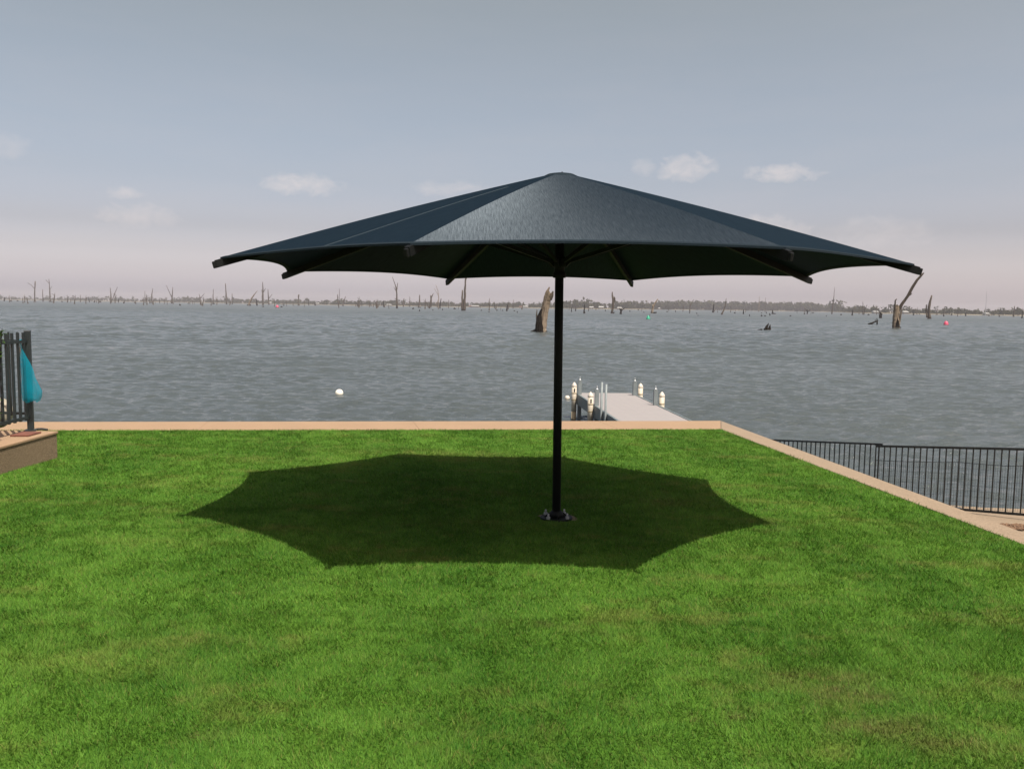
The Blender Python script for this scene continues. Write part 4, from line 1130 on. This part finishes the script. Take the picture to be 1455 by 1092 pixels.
def net_bag():
    D = PB[1] - 0.10
    prof = [(489, 29.0, 30.5), (497, 28.6, 32.6), (506, 28.8, 37), (514, 29.2, 42), (524, 29.8, 46.5), (535, 30.4, 50), (546, 30.8, 55), (556, 31.0, 59), (564, 31.2, 59.5), (568, 31.8, 57.5), (570.5, 34, 52)]
    n = 20
    vs, fs, uv = [], [], []
    for j, (py, xa, xb) in enumerate(prof):
        a = at_depth(xa, py, D); b = at_depth(xb, py, D)
        c = (a + b) / 2; w = abs(b[0] - a[0]) / 2
        for i in range(n):
            t = 2 * math.pi * i / n
            fold = 1 + 0.28 * math.sin(t * 4 + j * 0.35) + 0.12 * math.sin(t * 9 - j)
            wx = w * (1 + 0.05 * math.sin(j * 1.9 + i * 0.7)) if j > 2 else w
            vs.append((c[0] + wx * math.cos(t), c[1] + w * 0.5 * math.sin(t) * fold, c[2] + (0.012 if j > 6 else 0.003) * math.sin(t * 3 + j)))
            uv.append((i / n * 0.9, (py - 489) / 90))
    for j in range(len(prof) - 1):
        for i in range(n):
            k = (i + 1) % n
            fs.append((j * n + i, (j + 1) * n + i, (j + 1) * n + k, j * n + k))
    top = np.array(vs[0]); t = empty('net_bag', (float(top[0]), float(top[1]), float(top[2])))
    o = np.array(t.location)
    ob = mesh_obj('net', [np.array(v) - o for v in vs], fs, M['net'], t, True)
    ul = ob.data.uv_layers.new(name='UVMap')
    for l in ob.data.loops: ul.data[l.index].uv = uv[l.vertex_index]
    h = at_depth(28.5, 484.5, D); q = at_depth(29.7, 490, D)
    MB().tube([h + np.array([0, 0.05, 0.02]), h + np.array([0, -0.01, 0.01]), (h + q) / 2, q], [0.006] * 4, 6).build('drawstring', M['net'], t, True, origin=o)
    w0, w1 = at_depth(28, 493, D - 0.03), at_depth(27.6, 503, D - 0.03)
    MB().tube([w0, (w0 + w1) / 2, w1], [0.005, 0.011, 0.006], 8).build('toggle', M['cap'], t, True, origin=o)
    tag(t, 'teal blue plastic mesh bag hanging from the terrace fence rail', 'bag')
net_bag()

# leafy climber and a pale stone just inside the left edge of the view
def shrub():
    c = at_depth(-14, 560, PB[1] - 0.9)
    t = empty('garden_shrub', (c[0], c[1], tz))
    rs = random.Random(4)
    top = at_depth(-8, 455, PB[1] - 0.9)[2] - tz
    stem = MB(); lf = []
    for s in range(6):
        a = rs.uniform(0, 6.28); P = [(0, 0, 0)]
        for q in range(1, 6):
            f = q / 5; P.append((math.cos(a) * 0.14 * f + rs.uniform(-.02, .02), math.sin(a) * 0.14 * f, top * f * rs.uniform(0.93, 1.0)))
        stem.tube(P, [0.012, 0.010, 0.008, 0.007, 0.005, 0.003], 6)
        for q in range(34):
            f = rs.uniform(0.2, 1.0); i = min(int(f * 5), 4); g = f * 5 - i
            b = np.array(P[i]) * (1 - g) + np.array(P[i + 1]) * g
            lf.append(b)
    stem.build('stem', M['darkwood'], t)
    lb = MB()
    for b in lf:
        d = np.array([rs.gauss(0, 1), rs.gauss(0, 1), rs.gauss(0.2, 0.6)]); d /= np.linalg.norm(d)
        s = np.cross(d, [0, 0, 1.0]); s /= np.linalg.norm(s) + 1e-6
        l = rs.uniform(0.04, 0.075); w = l * 0.3
        lb.add([b, b + d * l * .5 + s * w, b + d * l + np.array([0, 0, -0.01]), b + d * l * .5 - s * w], [(0, 1, 2, 3)])
    ob = lb.build('foliage', M['leaf'], t); ob['kind'] = 'stuff'
    tag(t, 'leafy green shrub growing inside the terrace fence', 'shrub')
shrub()
bm = bmesh.new(); bmesh.ops.create_icosphere(bm, subdivisions=3, radius=0.2)
rs = random.Random(8)
for v in bm.verts:
    n_ = 0.86 + 0.28 * vnoise(np.array([v.co.x * 9 + 5]), np.array([v.co.z * 9 + v.co.y * 7 + 5]), 40)[0]
    v.co *= n_; v.co.z *= 0.9
me = bpy.data.meshes.new('garden_rock'); bm.to_mesh(me); bm.free(); me.materials.append(M['stone'])
me.polygons.foreach_set('use_smooth', [True] * len(me.polygons))
rk = bpy.data.objects.new('garden_rock', me); col.objects.link(rk)
q = on_plane(-6, 603, tz); rk.location = (q[0], q[1] + 0.0, tz + 0.15)
tag(rk, 'weathered pale rock seen through the terrace fence pickets', 'rock')

# ------------------------------------------------------------------ the shade umbrella
um = empty('shade_umbrella', (PX, PY, 0.0))
RT_, PHI, HR, APEX = 2.886, 3.568, 2.236, 3.035
RF = RT_ - 0.05
R_TOP = 0.11
def rib_z(r): 
    f = (r - R_TOP) / (RF - R_TOP)
    return APEX - (APEX - HR) * f + 0.018 * math.sin(math.pi * min(max(f, 0), 1))
def panel(k):
    a0 = PHI + k * math.pi / 4; a1 = a0 + math.pi / 4
    NS, NT_ = 24, 22
    vs, fs, uv = [], [], []
    d0 = np.array([math.cos(a0), math.sin(a0)]); d1 = np.array([math.cos(a1), math.sin(a1)])
    for j in range(NT_ + 1):
        t = j / NT_
        for i in range(NS + 1):
            s = i / NS
            bow = 4 * s * (1 - s)
            pull = 0.14 * bow * (t ** 1.6)                       # scalloped hem
            r = R_TOP + (RF - R_TOP) * t
            p = (d0 * (1 - s) + d1 * s) * (r - pull)
            rr_ = r - pull
            z = rib_z(rr_) - 0.020 * bow * math.sin(math.pi * t * 0.8) * t   # the cloth dips between ribs
            vs.append((p[0], p[1], z))
            uv.append(((s - 0.5) * r * 0.765 , r))
    for j in range(NT_):
        for i in range(NS):
            q = j * (NS + 1) + i
            fs.append((q, q + NS + 1, q + NS + 2, q + 1))
    o = mesh_obj('canopy_panel', vs, fs, M['cloth'], um, True)
    ul = o.data.uv_layers.new(name='UVMap')
    for l in o.data.loops: ul.data[l.index].uv = uv[l.vertex_index]
    so = o.modifiers.new('thickness', 'SOLIDIFY'); so.thickness = 0.004; so.offset = -1; so.use_rim = False
    # hem: doubled cloth along the scalloped edge
    edge = [np.array(vs[NT_ * (NS + 1) + i]) for i in range(NS + 1)]
    inner = [np.array(vs[(NT_ - 1) * (NS + 1) + i]) for i in range(NS + 1)]
    hb = MB()
    hv = []
    for e, q in zip(edge, inner):
        w = (q - e); w = w / np.linalg.norm(w) * 0.035
        hv += [e + np.array([0, 0, 0.003]) - w * 0.06, e + w + np.array([0, 0, 0.003]), e + w - np.array([0, 0, 0.008]), e - np.array([0, 0, 0.010]) - w * 0.06]
    hf = []
    for i in range(NS):
        for c in range(4):
            hf.append((i * 4 + c, (i + 1) * 4 + c, (i + 1) * 4 + (c + 1) % 4, i * 4 + (c + 1) % 4))
    ho = mesh_obj('hem', hv, hf, M['hem'], o, False)
    # stitched seam across the panel
    if k == 0:
        sv = MB()
        pts = [np.array(vs[j * (NS + 1) + 12]) + np.array([0, 0, 0.0005]) for j in range(5, NT_ + 1)]
        sv.tube(pts, [0.0022] * len(pts), 4)
        s_o = sv.build('seam', M['seam'], o)
for k in range(8): panel(k)
for k in range(8):
    a = PHI + k * math.pi / 4
    d = np.array([math.cos(a), math.sin(a), 0])
    r0, r1 = 0.05, RT_ - 0.015
    def rz(r): return rib_z(min(r, RF)) - max(0, r - RF) * 0.29 - 0.040
    mb = MB()
    N = 6
    for i in range(N):
        ra_, rb_ = r0 + (r1 - r0) * i / N, r0 + (r1 - r0) * (i + 1) / N
        mb.bar(d * ra_ + np.array([0, 0, rz(ra_)]), d * rb_ + np.array([0, 0, rz(rb_)]), 0.034, 0.058)
    rb = mb.build('rib', M['pole'], um)
    e = d * r1 + np.array([0, 0, rz(r1)])
    ec = MB().bar(e - d * 0.012, e + d * 0.022 - np.array([0, 0, 0.009]), 0.026, 0.052).build('end_cap', M['pole'], rb); bevel(ec, 0.006, 2)
    # strut from the hub up to the rib
    s0 = d * 0.075 + np.array([0, 0, 2.29]); s1 = d * 1.28 + np.array([0, 0, rz(1.28) - 0.03])
    st = MB().bar(s0, s1, 0.022, 0.034).build('strut', M['pole'], um)
    MB().bar(s1 - d * 0.03, s1 + d * 0.03 + np.array([0, 0, 0.01]), 0.05, 0.05).build('bracket', M['pole'], st)
    MB().bar(s0 - d * 0.03 - np.array([0, 0, 0.03]), s0 + d * 0.02 + np.array([0, 0, 0.02]), 0.03, 0.05).build('bracket', M['pole'], st)
MB().lathe([(0.038, 0.02), (0.038, 2.98)], n=24).build('pole', M['pole'], um, True)
MB().lathe([(0.052, 2.15), (0.058, 2.155), (0.058, 2.19), (0.046, 2.2), (0.046, 2.24), (0.066, 2.25), (0.066, 2.33), (0.04, 2.335)], n=24).build('hub', M['pole'], um, True)
MB().lathe([(0.08, 2.88), (0.09, 2.89), (0.09, 2.97), (0.05, 2.985)], n=24).build('crown_hub', M['pole'], um, True)
co = MB().lathe([(0.185, APEX - 0.028), (0.16, APEX - 0.014), (0.115, APEX + 0.008), (0.06, APEX + 0.018), (0.004, APEX + 0.021)], n=32).build('top_cap', M['hem'], um, True)
bolt = MB().lathe([(0.007, -0.004), (0.007, 0.008)], (0.01, -0.06, APEX + 0.014), 8).build('cap_bolt', M['dark'], co)
# foot: flange, gussets, anchor bolts
MB().lathe([(0.145, 0.0), (0.145, 0.012), (0.142, 0.016)], n=32).build('base_plate', M['pole'], um)
MB().lathe([(0.062, 0.016), (0.062, 0.05), (0.045, 0.07), (0.039, 0.072)], n=24).build('collar', M['pole'], um, True)
for i in range(4):
    a = math.pi / 4 + i * math.pi / 2 + 0.1
    d = np.array([math.cos(a + math.pi / 4), math.sin(a + math.pi / 4), 0])
    sd = np.array([-d[1], d[0], 0]) * 0.005
    g = [d * 0.036 + np.array([0, 0, 0.014]), d * 0.11 + np.array([0, 0, 0.014]), d * 0.11 + np.array([0, 0, 0.022]), d * 0.036 + np.array([0, 0, 0.075])]
    MB().add([q + sd for q in g] + [q - sd for q in g], [(0, 1, 2, 3), (7, 6, 5, 4), (0, 4, 5, 1), (1, 5, 6, 2), (2, 6, 7, 3), (3, 7, 4, 0)]).build('gusset', M['pole'], um)
    c = (0.120 * math.cos(a), 0.120 * math.sin(a))
    b = MB().lathe([(0.008, 0.014), (0.008, 0.060), (0.006, 0.064)], (*c, 0), 10).build('anchor_bolt', M['galv'], um, True)
    MB().lathe([(0.018, 0.016), (0.018, 0.036)], (*c, 0), 6).build('nut', M['galv'], b)
um.rotation_euler = (-0.006, -0.006, 0)
tag(um, 'large dark blue-grey octagonal shade umbrella on a black pole bolted into the lawn', 'umbrella')
pad = MB().lathe([(0.195, -0.10), (0.195, 0.006), (0.19, 0.008)], n=32).build('concrete_footing', M['wallface'])
pad.location = (PX, PY, -0.008)
tag(pad, 'small round concrete footing set in the lawn under the umbrella pole', 'footing')

# ------------------------------------------------------------------ grass blades
def grass():
    zones = [(2.5, 5.0, 23000, 0.0036, 0.029), (5.0, 8.0, 12500, 0.0046, 0.029), (8.0, 16.0, 5600, 0.0060, 0.030)]
    Xs, Ys, Ws, Ls = [], [], [], []
    for y0, y1, dens, w, l in zones:
        hw = lambda y: y * 0.62 + 0.5
        area = (y1 - y0) * 2 * hw(y1)
        n = int(area * dens)
        y = rng.uniform(y0, y1, n); x = rng.uniform(-hw(y1), hw(y1), n)
        keep = np.abs(x) < hw(y)
        # stay on the lawn
        fy = np.interp(x, [IN_FAR[0], IN_R[0]], [IN_FAR[1], IN_R[1]])
        sxx = S_IN2[0] + (y - S_IN2[1]) / (S_IN0[1] - S_IN2[1]) * (S_IN0[0] - S_IN2[0])
        keep &= (y < fy - 0.01 + 0.07 * rng.random(n) ** 2 * (0.3 + 1.4 * vnoise(x * 3, y * 3, 18))) & (x < sxx + 0.05 * rng.random(n) ** 2 * (0.2 + 1.6 * vnoise(x * 3, y * 3, 19)) - 0.008)
        wl = TW0[0] + (y - TW0[1]) / (TW1[1] - TW0[1]) * (TW1[0] - TW0[0])
        keep &= ~((y < TW0[1]) & (x < wl + 0.005))
        keep &= np.hypot(x - PX, y - PY) > 0.185
        x, y = x[keep], y[keep]
        Xs.append(x); Ys.append(y); Ws.append(np.full(len(x), w)); Ls.append(np.full(len(x), l))
    x = np.concatenate(Xs); y = np.concatenate(Ys); w = np.concatenate(Ws); l = np.concatenate(Ls)
    n = len(x)
    clump = vnoise(x * 11, y * 11, 12) * 0.6 + vnoise(x * 31, y * 31, 13) * 0.4
    l = l * (0.55 + 0.75 * clump + 0.35 * rng.random(n)); w = w * rng.uniform(0.7, 1.3, n)
    # lean: mown runners lie every way, with a local tendency
    az = 2 * math.pi * (vnoise(x * 5, y * 5, 14) * 1.3 + rng.normal(0, 0.22, n))
    lean = rng.uniform(0.35, 1.35, n)
    dxn, dyn = np.cos(az), np.sin(az)
    tip = np.stack([x + dxn * np.sin(lean) * l, y + dyn * np.sin(lean) * l, gz(x, y) + np.cos(lean) * l], 1)
    tw = rng.normal(0, 0.7, n)
    px_, py_ = -np.sin(az + tw), np.cos(az + tw)
    z0 = gz(x, y) - 0.002
    b0 = np.stack([x + px_ * w / 2, y + py_ * w / 2, z0], 1); b1 = np.stack([x - px_ * w / 2, y - py_ * w / 2, z0], 1)
    V = np.stack([b0, b1, tip], 1).reshape(-1, 3)
    Fs = np.arange(3 * n).reshape(-1, 3)
    o = np_mesh('grass', V, Fs, M['blade'], 3, False)
    ex = rng.normal(0, 0.26, n); e2 = np.where(rng.random(n) < 0.05, rng.uniform(0.2, 0.7, n), 0.0); e3 = np.where(rng.random(n) < 0.03, rng.uniform(0.2, 0.7, n), 0)
    set_tone(o.data, x, y, (ex + 0.42 * (clump - 0.5), e2, e3), times=3)
    tag(o, 'short mown green grass with straw patches covering the lawn', 'grass', kind='stuff')
    return n
grass()

# ------------------------------------------------------------------ haze over the lake
hz = MB().box((0, 900, 13), (9400, 6900, 46)).build('haze', None)
hz.location = (0, 0, 0)
hm = bpy.data.materials.new('dusty_air'); hm.use_nodes = True
ht = hm.node_tree; ht.nodes.clear()
pv = ht.nodes.new('ShaderNodeVolumePrincipled'); ho = ht.nodes.new('ShaderNodeOutputMaterial')
pv.inputs['Color'].default_value = (0.64, 0.62, 0.67, 1)
pv.inputs['Density'].default_value = 0.00018
pv.inputs['Anisotropy'].default_value = 0.0
ht.links.new(pv.outputs[0], ho.inputs['Volume'])
hz.data.materials.append(hm)
tag(hz, 'thin dusty haze hanging over the lake and far shore', 'haze', kind='stuff')
